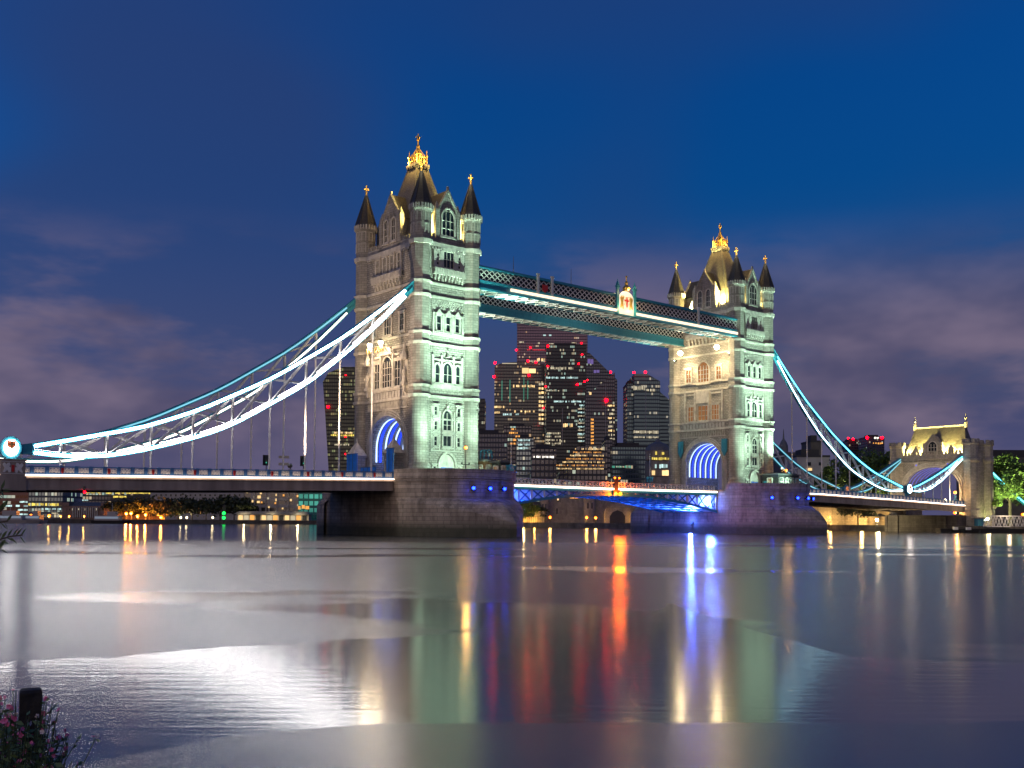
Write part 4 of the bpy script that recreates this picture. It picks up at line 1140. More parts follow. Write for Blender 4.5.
o = mb.build('north_bank', M['paving']); o['kind'] = 'structure'
mb = MB(); per = 0
for a, b in zip(NB, NB[1:]):
    l = math.dist(a, b); mb.face([(*a, -2), (*b, -2), (*b, 1.3), (*a, 1.3)], 0, [(per, -2), (per + l, -2), (per + l, 1.3), (per, 1.3)]); per += l
    nx, ny = (b[1] - a[1]) / l, -(b[0] - a[0]) / l
    mb.prism([(a[0] + nx * .0, a[1]), (b[0], b[1]), (b[0] + nx * .5, b[1] + ny * .5), (a[0] + nx * .5, a[1] + ny * .5)][::-1], 1.3, 1.75)
o = mb.build('embankment_wall', M['quay']); tag(o, 'long dark stone embankment wall along the far bank of the river', 'wall')
SB = [(-101.5, -900), (-101.3, -142.5), (-101.2, -138), (-102.2, -130), (-104, -110), (-106, -60), (-110, 300), (-900, 900), (-900, -900)]
mb = MB(); mb.prism(SB, -2, 0.95); o = mb.build('near_bank', M['quay']); o['kind'] = 'structure'

# ------------------------------------------------------------------ tower lamps
def floodlight(loc, target, energy, color, label, group, lens='lamp_warm', angle=75, blend=.7, size=.25, vis=.28, point=0, body=True):
    T = thing('floodlight', label, 'floodlight', loc, 0, group)
    d = (Vector(target) - Vector(loc)).normalized()
    mb = MB(); mb.beam(-d * .35, d * .12, .5, .45); mb.beam((0, 0, -.55), (0, 0, 0), .1, .1); mb.box(-.2, .2, -.2, .2, -.6, -.52); mb.build('housing', M['black'], T)
    mb = MB(); mb.ball(d * .2, vis, n=8); mb.build('lens', M[lens], T)
    lamp('SPOT', d * (.25 + vis), energy, color, size, target=Vector(d * 20), angle=angle, blend=blend, parent=T)
    if point: lamp('POINT', d * (.5 + vis), point, color, size, parent=T)
    return T
GREEN = (0.60, 1.0, 0.74); WARM = (1.0, 0.72, 0.38); YEL = (1.0, 0.76, 0.20)
for tx, tn in ((0, 'nearer'), (82.3, 'farther')):
    g = 'pale green floodlights on the piers'
    for x, tz, e, nm in ((-7.5, 30, 30000, 'left end'), (0, 50, 190000, 'middle'), (7.5, 30, 30000, 'right end'), (-3.4, 14, 5000, 'left of the middle'), (3.4, 14, 5000, 'right of the middle')):
        floodlight((tx + x * .75, -10 - 9.3 * math.sqrt(max(0, 1 - (x / 10.5) ** 2)) , 9.85) if not (tx and x > 7) else (tx + 5.2, -12.6, 13.9), (tx + x * .55, -9, tz), e, GREEN, 'pale green floodlight, %s of the row on the %s pier nose' % (nm, tn), g, 'lamp_green_flood', 72 if abs(x) > 5 else 90 if x else 46, 1.0, .3, .16)
    for x in (-1, 1):
        floodlight((tx + x * 6.3, -11.6, 9.85), (tx + x * 5.0, -9.6, 24), 1500, GREEN, 'pale green uplighter at the foot of the %s corner turret, %s tower' % ('left' if x < 0 else 'right', tn), 'turret uplighters', 'lamp_green_flood', 70, .9, .2, .16)
# warm lamps of the road faces
for y, z in ((4.2, 39.9), (-6.0, 40.0)):
    floodlight((73.6, y, z), (77.5, y * .5, 20), 6500, WARM, 'dazzling warm lamp under the walkways on the farther tower, on its %s' % ('left' if y > 0 else 'right'), 'walkway lamps of the farther tower', 'lamp_warm', 120, .8, .3, .55, point=800)
for y, z in ((2.8, 32.3), (-0.6, 32.3)):
    floodlight((-7.6, y, z), (-6.0, y * 1.6, 10), 5000, (1.0, .70, .42), 'bright warm lamp over the great window of the nearer tower, %s of the pair' % ('left' if y > 0 else 'right'), 'lamps over the great window', 'lamp_warm', 160, .4, .3, .42, point=700)
T = thing('lamp_bracket', 'gold-lit bracket carrying the two lamps over the great window of the nearer tower', 'bracket', (-5.6, 1.1, 31.5))
mb = MB(); mb.box(-2.0, 0, -2.6, 2.6, 0, .18); mb.beam((-.05, -2.2, -1.4), (-1.9, -2.2, 0), .14, .14); mb.beam((-.05, 2.2, -1.4), (-1.9, 2.2, 0), .14, .14); mb.build('shelf', M['portland'], T)
mb = MB()
for k in range(7): mb.box(-2.05, -1.95, -2.5 + k * .8, -2.2 + k * .8, -.9, 0)
mb.build('fretwork', M['gold'], T)
floodlight((-30, -12, 10.3), (-6, 0, 33), 55000, (1.0, .70, .46), 'warm floodlight on the left road deck aimed at the nearer tower', 'deck floodlights', 'lamp_warm', 50, .8, .3, .12)
# yellow roof lamps and gilded crown lamps
for tx, tn in ((0, 'nearer'), (82.3, 'farther')):
    rows = [(3.1, -8.0, 49.6, 'right of the river gable'), (-3.1, -8.0, 49.6, 'left of the river gable')]
    for x, y, z, nm in rows:
        floodlight((tx + x, y, z), (tx + x * .6, -3.0, 57), 26000, YEL, 'yellow lamp behind the parapet %s, %s tower' % (nm, tn), 'yellow roof lamps', 'lamp_warm', 110, .6, .2, .26, point=650)
    if tx:
        for y in (4.6, -4.6):
            floodlight((tx - 5.0, y, 49.6), (tx - 2.4, y * .55, 57), 70000, YEL, 'yellow lamp on the %s of the road gable, farther tower' % ('left' if y > 0 else 'right'), 'yellow roof lamps', 'lamp_warm', 120, .6, .2, .34, point=900)
    for x, y in ((-1.3, -1.6), (1.3, -1.6), (-1.3, 1.6), (1.3, 1.6)):
        lamp('POINT', (tx + x * 1.6, y * 1.6, 65.0), 900, (1.0, .60, .14), .25)
    for x, y in ((-5, -8.3), (5, -8.3), (-5, 8.3), (5, 8.3)):
        lamp('POINT', (tx + x - .9, y - .9, 60.6), 260 if (tx or y < 0) else 60, (1.0, .85, .5), .2)
for tx, sg, tn in ((0, 1, 'nearer'), (82.3, -1, 'farther')):
    for y in (-7.6, 7.6):
        floodlight((tx + sg * 6.5, y, 38.6), (tx + sg * 34, y, 41.6), 30000, (.85, 1.0, .8), 'pale floodlight on a ledge of the %s tower under the %s walkway' % (tn, 'near' if y < 0 else 'far'), 'walkway soffit lamps', 'lamp_green_flood', 60, .8, .3, .12)
# gatehouse lamps
for y, e in ((8.3, 22000), (3.6, 30000), (-3.6, 30000), (-7.5, 16000)):
    floodlight((176.1, y, 21.4), (180, y * .8, 27), e, YEL, 'yellow lamp behind the gatehouse battlements, number %d from the left turret' % (1 + [8.3, 3.6, -3.6, -7.5].index(y)), 'gatehouse roof lamps', 'lamp_warm', 140, .6, .2, .36, point=e * .04)
floodlight((165.5, -9.0, 8.3), (175.5, 2, 15), 4500, WARM, 'warm floodlight on the deck edge at the foot of the gatehouse', 'gatehouse front lamps', 'lamp_warm', 120, .6, .3, .5, point=1500)
floodlight((163.5, 7.0, 8.3), (175.5, 2, 15), 3500, WARM, 'warm floodlight on the far side of the deck before the gatehouse', 'gatehouse front lamps', 'lamp_warm', 120, .6, .3, .2)
# blue floods of the bascule chambers
floodlight((69.6, -7.0, 7.2), (50, 2, 6.5), 40000, (0.06, .14, 1.0), 'blinding blue-white floodlight under the leaf at the farther pier', 'blue floodlights under the leaves', 'lamp_cold', 150, .4, .3, .62, point=9000)
floodlight((71.3, -1.0, 2.2), (52, -2, 6.5), 40000, (0.06, .14, 1.0), 'added, unseen blue lamp low in the leaf chamber of the farther pier', 'blue floodlights under the leaves', 'lamp_blue', 150, .5, .3, .05, point=500)  # added lamp, kept tiny, to light the underside of the leaf
floodlight((12.0, -3.0, 2.6), (30, -3, 6.5), 60000, (0.06, .14, 1.0), 'blue floodlight under the leaf at the nearer pier', 'blue floodlights under the leaves', 'lamp_blue', 140, .5, .3, .12, point=2500)

floodlight((11.3, -7.15, 7.0), (30, -7.1, 7.4), 70000, (0.05, .13, 1.0), 'blue lamp inside the near girder of the leaf at the nearer pier', 'blue floodlights under the leaves', 'lamp_blue', 120, .5, .2, .08, point=900)
floodlight((70.9, -7.15, 6.2), (52, -7.1, 7.4), 30000, (0.05, .13, 1.0), 'blue lamp inside the near girder of the leaf at the farther pier', 'blue floodlights under the leaves', 'lamp_blue', 120, .5, .2, .08, point=900)
# ------------------------------------------------------------------ things standing on the piers
def cabin(x, y, z, w, d, h, label, wall, rz=0):
    T = thing('control_cabin', label, 'cabin', (x, y, z), rz)
    mb = MB(); mb.box(-w/2, w/2, -d/2, d/2, 0, h); mb.build('wall', M[wall], T)
    mb = MB(); mb.box(-w/2 - .35, w/2 + .35, -d/2 - .35, d/2 + .35, h, h + .22); mb.box(-w/2 + .3, w/2 - .3, -d/2 + .3, d/2 - .3, h + .22, h + .42); mb.build('roof', M['lead'], T)
    n = max(2, int(w / 1.7))
    for k in range(n):
        u = -w/2 + w * (k + .5) / n; b = MB()
        window(Face(0, -1, d/2), u, h * .35, min(1.1, w / n * .6), h * .45, lights=2, rows=2, hood=False, one=b); b.build('window', [M['portland'], M['glass']], T)
    b = MB(); window(Face(-1, 0, w/2), 0, h * .35, 1.1, h * .45, lights=2, rows=2, hood=False, one=b); b.build('window', [M['portland'], M['litglass']], T)
    mb = MB(); mb.box(-w/2 - .06, -w/2, d * .22, d * .42, .05, 2.1); mb.build('door', M['teal'], T)
    return T
M['hutbrown'] = mat('brown_painted_timber', (0.22, 0.12, 0.06), .6, var=.2, vscale=3)
M['hutdark'] = mat('dark_green_painted_timber', (0.03, 0.035, 0.035), .5, var=.2, vscale=3)
cabin(8.2, -9.3, 9.2, 2.4, 2.4, 3.3, 'small brown control cabin beside the right turret of the nearer tower', 'hutbrown')
cabin(9.0, -12.4, 9.2, 2.2, 2.2, 3.0, 'narrow dark control cabin at the right edge of the nearer pier', 'hutdark')
cabin(87.0, -12.6, 9.2, 7.6, 4.0, 3.4, 'wide dark control cabin with big windows on the farther pier', 'hutdark')
def globe_lamp(x, y, z, h, label, lens='lamp_orange', e=500, col=(1.0, .5, .12), r=.27, pole='black'):
    T = thing('lamp_post', label, 'lamp post', (x, y, z), 0, 'lamp posts of the bridge')
    mb = MB(); mb.lathe(0, 0, [(.22, 0), (.2, .5), (.09, .7), (.07, h - .35)], 8); mb.box(-.7, .7, -.04, .04, h * .42, h * .42 + .1)
    for s in (-1, 1): mb.lathe(s * .7, 0, [(.05, h * .42), (.12, h * .42 + .25), (.05, h * .42 + .4)], 6)
    mb.build('post', M[pole], T)
    mb = MB(); mb.ball((0, 0, h), r, n=10); mb.build('lantern', M[lens], T)
    mb = MB(); mb.lathe(0, 0, [(r * .8, h + r * .75), (.05, h + r * 1.4)], 8); mb.build('cap', M[pole], T)
    lamp('POINT', (0, -.5, h), e, col, .25, parent=T)
    return T
globe_lamp(*at(465.5, 161, 9.2), zat(447.5, 161, 465) - 9.2, 'black lamp post with orange globe before the river door of the nearer tower', e=500)
globe_lamp(88.6, -12.8, 12.75, 1.0, 'short orange lamp standing above the wide dark cabin on the farther pier', e=400)
globe_lamp(171.5, -8.6, 6.9, 3.9, 'turquoise lamp post with orange globe before the gatehouse arch', e=700, pole='teal', r=.42)
def mast(x, y, z, h, label, pole='white'):
    T = thing('signal_mast', label, 'mast', (x, y, z), 0, 'masts on the piers')
    mb = MB(); mb.cyl(0, 0, 0, h, .11, .05, 8); mb.ball((0, 0, h), .12); mb.build('pole', M[pole], T)
    mb = MB(); mb.cyl(0, 0, 0, h * .42, .2, .16, 8); mb.box(-1.1, 1.1, -.06, .06, h * .36, h * .40); mb.box(-.9, -.6, -.15, .15, h * .26, h * .36); mb.box(.4, .85, -.15, .15, h * .28, h * .36); mb.build('signal_frame', M['teal'], T)
    return T
mast(9.6, -14.2, 9.2, 6.4, 'white signal mast with turquoise frame beside the cabins of the nearer pier')
mast(66.6, 6.8, 8.9, 8.2, 'white signal mast with turquoise frame on the leaf before the farther tower')
# railings and small ironwork on the piers
for tx, tn, a0, a1 in ((0, 'nearer', -62, -8), (82.3, 'farther', -118, -10)):
    T = thing('pier_railing', 'turquoise railing along the coping of the %s pier' % tn, 'railing', (tx, -10, 10.5))
    n = 16; P = [(10.55 * math.cos(R(a0 + (a1 - a0) * i / n)), 10.55 * math.sin(R(a0 + (a1 - a0) * i / n))) for i in range(n + 1)]
    mb = MB()
    for x, y in P: mb.cyl(x, y, 0, 1.05, .045, n=6)
    mb.build('stanchion', M['teal'], T)
    mb = MB()
    for zz in (.5, 1.02): mb.path([(x, y, zz) for x, y in P], .06, .07)
    mb.build('rail', M['teal'], T)
T = thing('ladder_hoop', 'pale blue tubular frame standing on the roof of the brown cabin', 'frame', (8.2, -9.3, 12.85))
mb = MB()
for y in (-.5, .5):
    mb.path([(-.9, y, 0), (-.8, y, 1.3), (-.5, y, 1.6), (.5, y, 1.6), (.8, y, 1.3), (.9, y, 0)], .14, .14)
mb.path([(-.2, -.5, 1.6), (-.2, .5, 1.6)], .1, .1); mb.path([(.8, -.5, 1.2), (.8, .5, 1.2)], .1, .1)
mb.build('hoop', M['teal'], T)
# lodges and hoardings at the mouth of the nearer arch
def lodge(x, y, label):
    T = thing('stone_lodge', label, 'lodge', (x, y, 9.2), 0, 'stone lodges of the road arch')
    mb = MB(); mb.box(-1.2, 1.2, -1.1, 1.1, 0, 4.2); mb.box(-1.35, 1.35, -1.25, 1.25, 3.9, 4.25); mb.build('wall', M['granite'], T)
    mb = MB(); mb.prism([(-1.4, -1.3), (1.4, -1.3), (1.4, 1.3), (-1.4, 1.3)], 4.25, 6.6, 0, [(-.1, -.1), (.1, -.1), (.1, .1), (-.1, .1)]); mb.lathe(0, 0, [(.16, 6.5), (.22, 6.8), (.04, 7.3)], 6); mb.build('roof', M['portland'], T)
    b = MB(); window(Face(-1, 0, 1.2), 0, 1.3, .8, 1.8, lights=2, rows=2, arch=True, one=b); b.build('window', [M['portland'], M['glass']], T)
    return T
lodge(-7.4, 6.9, 'small stone lodge with pyramid roof left of the nearer arch')
lodge(-7.4, -4.6, 'small stone lodge with pyramid roof right of the nearer arch')
def hoarding(x, y, w, h, label):
    T = thing('hoarding', label, 'hoarding', (x, y, 9.2), 0, 'blue hoardings at the nearer tower')
    mb = MB(); mb.box(-.08, .08, -w/2, w/2, 0, h); mb.build('board', M['hoard'], T)
    mb = MB()
    for k in range(int(w / 1.2) + 1): mb.box(-.16, -.09, -w/2 + k * 1.2 - .05, -w/2 + k * 1.2 + .05, 0, h + .1)
    mb.box(-.17, .17, -w/2, w/2, h, h + .12); mb.build('batten', M['blue'], T)
hoarding(-9.2, 5.4, 3.2, 4.4, 'tall blue hoarding left of the nearer arch, below its glow')
hoarding(-9.2, -6.3, 2.0, 4.8, 'tall narrow blue hoarding right of the nearer arch beside the turret')
hoarding(-8.8, .9, 4.6, 2.0, 'low blue hoarding across the roadway of the nearer arch')
# traffic signals on the left deck
for x, y, nm in ((-17.8, 6.5, 'farther'), (-24.5, 6.5, 'nearer')):
    T = thing('traffic_signal', 'dark traffic signal on the left deck between hangers, the one %s the tower' % ('closer to' if nm == 'farther' else 'away from'), 'traffic signal', (x, y, strip_z(x)), 0, 'traffic signals on the deck')
    mb = MB(); mb.cyl(0, 0, 0, 3.6, .07, n=6); mb.build('post', M['black'], T)
    mb = MB(); mb.box(-.3, .3, -.2, .2, 2.7, 4.0); mb.box(-.5, .5, .2, .24, 2.5, 4.2); mb.build('signal_head', M['black'], T)
    mb = MB(); mb.ball((-.1, -.22, 2.95), .12); mb.build('aspect', M['aspect'], T)
# red lamps hung under the left deck for boats
for x in (-58,):
    T = thing('navigation_light', 'small red navigation lamp hung under the left road deck', 'signal lamp', (x, -9.9, 6.0))
    mb = MB(); mb.cyl(0, 0, 0, .6, .12, n=6); mb.build('bracket', M['black'], T); mb = MB(); mb.ball((0, -.1, -.12), .16); mb.build('lamp_glass', M['lamp_red'], T)

# ------------------------------------------------------------------ the city
GZ = 1.3
def bld(name, label, x0, x1, ytop, d, depth, m, roof=True, turn=0.0, shape=None, group=None, cat='building'):
    """building whose front stands d metres out between photo columns x0..x1; local x runs right, y away"""
    xc = (x0 + x1) / 2; w = (x1 - x0) / FPX * d; h = zat(ytop, d, xc) - GZ
    T = thing(name, label, cat, at(xc, d, GZ), -YAW + turn, group)
    mb = MB()
    if shape: shape(mb, w, h, depth)
    else: mb.prism([(-w/2, 0), (w/2, 0), (w/2, depth), (-w/2, depth)], 0, h)
    mb.build('wall', m, T)
    if roof:
        mb = MB(); mb.box(-w/2 - .2, w/2 + .2, -.2, depth + .2, h, h + .8); mb.box(-w * .3, w * .25, depth * .2, depth * .7, h + .8, h + 3.2); mb.build('roof', M['cityroof'], T)
    T['_d'] = d; T['_xc'] = xc
    return T
def lit(T, x0, x1, y0, y1, m, name='lit_window', off=0.0, n=1, gap=.25):
    """a run of lit windows on the front of T, given by photo columns and rows"""
    d, xc = T['_d'], T['_xc']; xm = (x0 + x1) / 2
    o = T.location; P = pix(xm, y0, d); z1 = P.z - GZ; z0 = pix(xm, y1, d).z - GZ
    c = (P - o).dot(_r); w_ = (x1 - x0) / FPX * d; a, b = c - w_ / 2, c + w_ / 2
    mb = MB()
    if name == 'lit_window' and n > 2: n = int(n * 1.7)
    st = (b - a) / n; rw = random.Random(int(x0 * 37 + y0 * 11))
    for i in range(n):
        if n > 4 and rw.random() < .16: continue
        e = st * gap * rw.uniform(.3, .8)
        mb.box(a + st * i + e, a + st * (i + 1) - e, -.35 + off, .05 + off, z0 + (z1 - z0) * rw.uniform(0, .25), z1 - (z1 - z0) * rw.uniform(0, .2))
    if name == 'lit_window': mb.box(a, b, -.2 + off, .06 + off, z0 - .25, z0 - .02, 1)
    return mb.build(name, [M[m], M['cityroof']], T)
def beacon(T, x, y, r=1.25, m='lamp_red', off=-1.0):
    d = T['_d']; P = pix(x, y, d); px, z = (P - T.location).dot(_r), P.z - GZ
    mb = MB()
    mb.ball((px, off, z), r * d / 900 * random.Random(int(x * 13 + y)).uniform(.5, .8), n=8); return mb.build('warning_light', M[m], T)
M['cityroof'] = mat('flat_city_roof', (0.04, 0.04, 0.045), .8)
M['edge'] = mat('pale_metal_fin', (.35, .36, .4), .4)
M['win_warm'] = lit_rooms('warm_lit_office_windows', (1.0, .66, .28), 1.3)
M['win_amber'] = lit_rooms('amber_lit_windows', (1.0, .42, .08), 1.2)
M['win_pale'] = lit_rooms('pale_lit_office_windows', (1.0, .86, .58), 0.6)
M['win_cold'] = lit_rooms('cold_lit_office_windows', (.62, .92, .90), 0.9)
M['win_green'] = lit_rooms('green_lit_office_windows', (.10, .75, .50), 0.5)
M['win_yellow'] = lit_rooms('yellow_lit_windows', (1.0, .75, .12), 1.0)
M['win_purple'] = led('purple_lit_atrium', (.30, .20, .70), 0.45)
M['win_white'] = lit_rooms('white_lit_sign_band', (1.0, .93, .82), 1.6)
M['win_red'] = led('red_lit_band', (1.0, .03, .06), 1.0)
A_, W_, P_, C_ = (1.0, .55, .2), (1.0, .8, .5), (1.0, .9, .7), (.55, .95, .85)
M['f_grey'] = facade('tall_tower_facade', (0.096, 0.069, 0.099), 1.87, 3.12, .90, A_, P_, .45, seed=1.0, glassy=1.5)
M['f_band'] = facade('banded_tower_facade', (0.054, 0.057, 0.060), 1.44, 2.96, .86, A_, W_, .40, seed=7.0, glassy=1.7)
M['f_black'] = facade('black_glass_facade', (0.018, 0.021, 0.027), 1.30, 2.96, .83, C_, W_, .45, seed=13.0, glassy=1.7)
M['f_scalp'] = facade('angular_tower_facade', (0.036, 0.039, 0.054), 1.73, 3.04, .92, W_, C_, .4, seed=21.0, glassy=1.9)
M['f_slab'] = facade('blue_glass_slab_facade', (0.042, 0.066, 0.084), 1.58, 2.96, .93, W_, P_, .4, seed=29.0, glassy=1.9)
M['f_bulge'] = facade('bulging_tower_facade', (0.021, 0.024, 0.021), 1.37, 2.88, .76, (.7, .9, .4), (1.0, .75, .3), .22, seed=33.0)
M['f_low'] = facade('low_office_facade', (0.036, 0.036, 0.042), 2.4, 3.4, .82, A_, C_, .5, seed=41.0)
M['f_terra'] = facade('terracotta_office_facade', (.30, .14, .10), 2.6, 3.8, .74, C_, P_, .45, seed=47.0, mx_=.04, mz=.45, glassy=.3)
M['f_glass'] = facade('glass_office_facade', (.08, .10, .11), 2.0, 3.4, .76, C_, W_, .45, seed=53.0)
M['f_flat'] = facade('apartment_facade', (.36, .35, .34), 4.0, 3.3, .80, A_, W_, .7, seed=59.0, mz=.35, glassy=.4)
M['f_teal'] = facade('teal_glass_facade', (.03, .20, .18), 2.4, 3.2, .62, (.1, .8, .6), (.3, .9, .7), .22, seed=61.0)
M['brickpink'] = masonry('pink_brick', (.30, .17, .13), (.24, .13, .10), (.25, .22, .2), .45, .15)
M['castle'] = masonry('castle_ragstone', (.34, .30, .25), (.26, .23, .19), (.15, .14, .12), .9, .5, stain=.4)
M['paleston'] = mat('pale_render', (.36, .35, .33), .8, var=.15, vscale=.3)

b = bld('skyscraper', 'broad grey purple skyscraper rising highest behind the other towers under the walkways', 516, 587, 318, 1150, 45, M['f_grey'])
for x0, x1, y in ((519, 524, 341), (536, 541, 342), (549, 560, 343), (572, 577, 342)): lit(b, x0, x1, y - 1, y + 1, 'win_pale', n=3)
lit(b, 543, 546.5, 333, 335, 'win_cold'); lit(b, 549, 552, 333, 335, 'win_cold'); lit(b, 527, 545, 348.3, 349.2, 'win_red', n=6)
for p in ((516.5, 349), (530.5, 346.5), (549, 344.5), (582, 342)): beacon(b, *p, r=1.1)
lit(b, 537, 546, 357, 360, 'win_warm', n=4); lit(b, 529, 545, 359.5, 361, 'win_pale', n=8)
def vault_top(mb, w, h, dp):
    n = 10; pts = [(-w/2, 0), (w/2, 0)] + [(w/2 * math.cos(PI * i / n), h * .97 + h * .03 * math.sin(PI * i / n)) for i in range(n + 1)]
    mb.plate([(x, dp, z) for x, z in pts], (0, -dp, 0))
b = bld('skyscraper', 'dark banded tower with green dotted columns and pale curved top left of the skyline', 493.5, 545, 361, 980, 45, M['f_band'], roof=False, shape=vault_top)
lit(b, 500, 519, 362, 363.2, 'win_pale', name='parapet_light'); lit(b, 522, 536, 366.5, 374, 'win_warm', n=2, gap=.06); lit(b, 513, 535, 384, 387, 'win_warm', n=9)
for x in (502, 510, 524, 528):
    lit(b, x - .4, x + .4, 376, 402, 'win_green')
for x0, x1, y in ((494, 505, 406.5), (494.5, 500, 412), (514, 535, 411), (501, 519, 414), (511, 515, 434)): lit(b, x0, x1, y - 1.2, y + 1.2, 'win_warm' if y != 414 else 'win_cold', n=6)
for p in ((495, 362), (494, 376), (528, 360), (536, 361.5), (529, 374.5)): beacon(b, *p, r=1.6)
for k in range(10): lit(b, 538.5, 544, 382 + k * 4.4, 384.8 + k * 4.4, 'win_warm' if k % 3 else 'win_pale', n=2)
b = bld('skyscraper', 'black glass tower with cold lit floors standing in front of the highest skyscraper', 545.5, 586, 344, 900, 40, M['f_black'])
lit(b, 547, 574, 366, 369, 'win_pale', n=9); lit(b, 546, 580, 376, 378, 'win_cold', n=14); lit(b, 554, 583, 400, 402, 'win_cold', n=12, gap=.1); lit(b, 546, 561, 389.5, 390.6, 'win_pale', n=6)
for k in range(4): lit(b, 545.5, 561, 432 + k * 3.4, 434 + k * 3.4, 'win_pale', n=6)
lit(b, 563, 573, 423, 427, 'win_warm', n=4)
lit(b, 562.4, 562.9, 402, 446, 'edge', name='corner_light')
for k in range(11): lit(b, 578, 585, 404 + k * 3.6, 405.6 + k * 3.6, 'win_pale' if k % 2 else 'win_cold', n=3)
for p in ((582.5, 353.5), (579, 363), (548, 365.5), (577.5, 384), (546, 386), (543.5, 407.5), (548, 345)): beacon(b, *p, r=1.3)
def wedge(mb, w, h, dp):
    mb.plate([(x, dp, z) for x, z in ((-w/2, 0), (w/2, 0), (w/2, h * .84), (-w * .32, h), (-w/2, h))], (0, -dp, 0))
b = bld('skyscraper', 'wedge shaped tower with a sloping purple lit side right of the black glass tower', 583, 617, 352, 1010, 40, M['f_scalp'], roof=False, shape=wedge)
lit(b, 588, 594, 358, 364, 'win_purple', n=2, gap=.1); lit(b, 594, 600, 369, 372.5, 'win_purple', n=2, gap=.1)
def slant(mb, w, h, dp):
    mb.plate([(x, dp, z) for x, z in ((-w/2, 0), (w/2 + w * .07, 0), (w/2, h), (-w/2, h * .84))], (0, -dp, 0))
b = bld('skyscraper', 'dark angular tower with a slanted top edge and a red light at its peak', 585, 614.5, 371.5, 860, 34, M['f_scalp'], roof=False, shape=slant)
lit(b, 589, 592.5, 391, 394.5, 'win_warm'); lit(b, 606, 606.5, 380, 446, 'edge', name='edge_light')
for k in range(8): lit(b, 591, 594, 418 + k * 3.4, 420.4 + k * 3.4, 'win_amber', n=2)
for k in range(9): lit(b, 608 + k * .1, 615, 404 + k * 4.2, 406.4 + k * 4.2, 'win_pale' if k % 3 else 'win_warm', n=3)
for p, r in (((611, 371.5), 1.9), ((606.5, 400), 2.0), ((585, 381), 1.3), ((588, 379.5), 1.1)): beacon(b, *p, r=r)
b = bld('skyscraper', 'plain blue grey slab tower with two red corner lights standing alone right of the cluster', 634, 660, 373, 800, 36, M['f_slab'], shape=lambda mb, w, h, dp: mb.plate([(x, dp, z) for x, z in ((-w/2, 0), (w/2, 0), (w/2, h * .95), (0, h), (-w/2, h))], (0, -dp, 0)), roof=False)
lit(b, 634, 646, 385, 390, 'win_pale', n=6); lit(b, 647, 657, 388, 391, 'win_pale', n=5); lit(b, 634, 659, 430, 433.5, 'win_pale', n=11); lit(b, 634, 659, 436, 438, 'win_pale', n=11); lit(b, 634, 656, 446, 448, 'win_warm', n=9)
lit(b, 646.3, 646.8, 375, 455, 'edge', name='edge_light')
for p in ((634.5, 371.8), (646, 371.5)): beacon(b, *p, r=1.5)
bld('office_block', 'dark stepped block joined to the left side of the blue grey slab tower', 627, 634, 383, 806, 30, M['f_slab'])
bld('office_block', 'dark sloping block behind the right side of the blue grey slab tower', 656, 672, 388, 830, 30, M['f_slab'], roof=False, shape=lambda mb, w, h, dp: mb.plate([(x, dp, z) for x, z in ((-w/2, 0), (w/2, 0), (w/2, h * .90), (-w/2, h))], (0, -dp, 0)))
def bulge(mb, w, h, dp):
    pts = [(-w * .36, 0), (w * .36, 0), (w * .40, h * .35), (w * .46, h * .7), (w * .5, h * .90), (w * .42, h * .96), (w * .2, h), (-w * .2, h), (-w * .42, h * .96), (-w * .5, h * .90), (-w * .46, h * .7), (-w * .40, h * .35)]
    mb.plate([(x, dp, z) for x, z in pts], (0, -dp, 0))
b = bld('skyscraper', 'dark tower widening towards its rounded top behind the left side of the nearer tower', 321, 387, 366, 800, 40, M['f_bulge'], roof=False, shape=bulge)
for x0, x1, y, m in ((332, 352, 432.5, 'win_warm'), (330, 360, 435, 'win_yellow'), (334, 351, 444.5, 'win_pale')): lit(b, x0, x1, y - 1, y + 1, m, n=9)
for p in ((345, 374.5), (345, 436.5), (345, 454)): beacon(b, *p, r=1.0)
beacon(b, 327.5, 406.5, r=1.6)
bld('office_block', 'tall dark office block just right of the nearer tower with cold lit floors low down', 473, 484, 398, 700, 30, M['f_black'], roof=False)
b = bld('office_block', 'plain dark low block between the nearer tower and the skyline', 470, 507, 434, 640, 30, M['f_scalp'])
b = bld('office_block', 'office block with amber lit floors behind the white signal mast', 503, 531, 426, 800, 40, M['f_low'])
for k, (x0, x1) in enumerate(((511, 516), (509, 518), (512, 527), (513, 519), (510, 516))): lit(b, x0, x1, 428 + k * 3.6, 430 + k * 3.6, 'win_amber', n=3)
b = bld('office_block', 'low glass office with cold blue lit floors behind the right end of the nearer pier', 516, 533, 438, 700, 30, M['f_glass'])
for y in (440, 444.5, 448): lit(b, 518, 530, y - 1, y + 1, 'win_cold', n=5)
b = bld('office_block', 'low dark office with a bright white band near its roof', 531, 556, 449, 560, 30, M['f_low'])
lit(b, 532, 554, 455.5, 458, 'win_white', n=9, gap=.12)
b = bld('terraced_office', 'terraced office building stepping up to the right with amber lit floors', 553, 607, 446, 600, 40, M['f_low'], roof=False, shape=lambda mb, w, h, dp: mb.plate([(x, dp, z) for x, z in ((-w/2, 0), (w/2, 0), (w/2, h), (-w * .05, h), (-w * .08, h * .86), (-w * .2, h * .84), (-w * .24, h * .68), (-w * .38, h * .66), (-w * .42, h * .5), (-w/2, h * .48))], (0, -dp, 0)))
for k, (x0, x1) in enumerate(((575, 604), (573, 603), (570, 604), (566, 603), (561, 605), (556, 604), (555, 604))): lit(b, x0, x1, 448 + k * 3.3, 449.7 + k * 3.3, 'win_amber' if k % 2 else 'win_warm', n=int((x1 - x0) / 2.2), gap=.5)
bld('office_block', 'narrow tall dark office right of the terraced building', 605, 612, 440, 640, 24, M['f_scalp'])
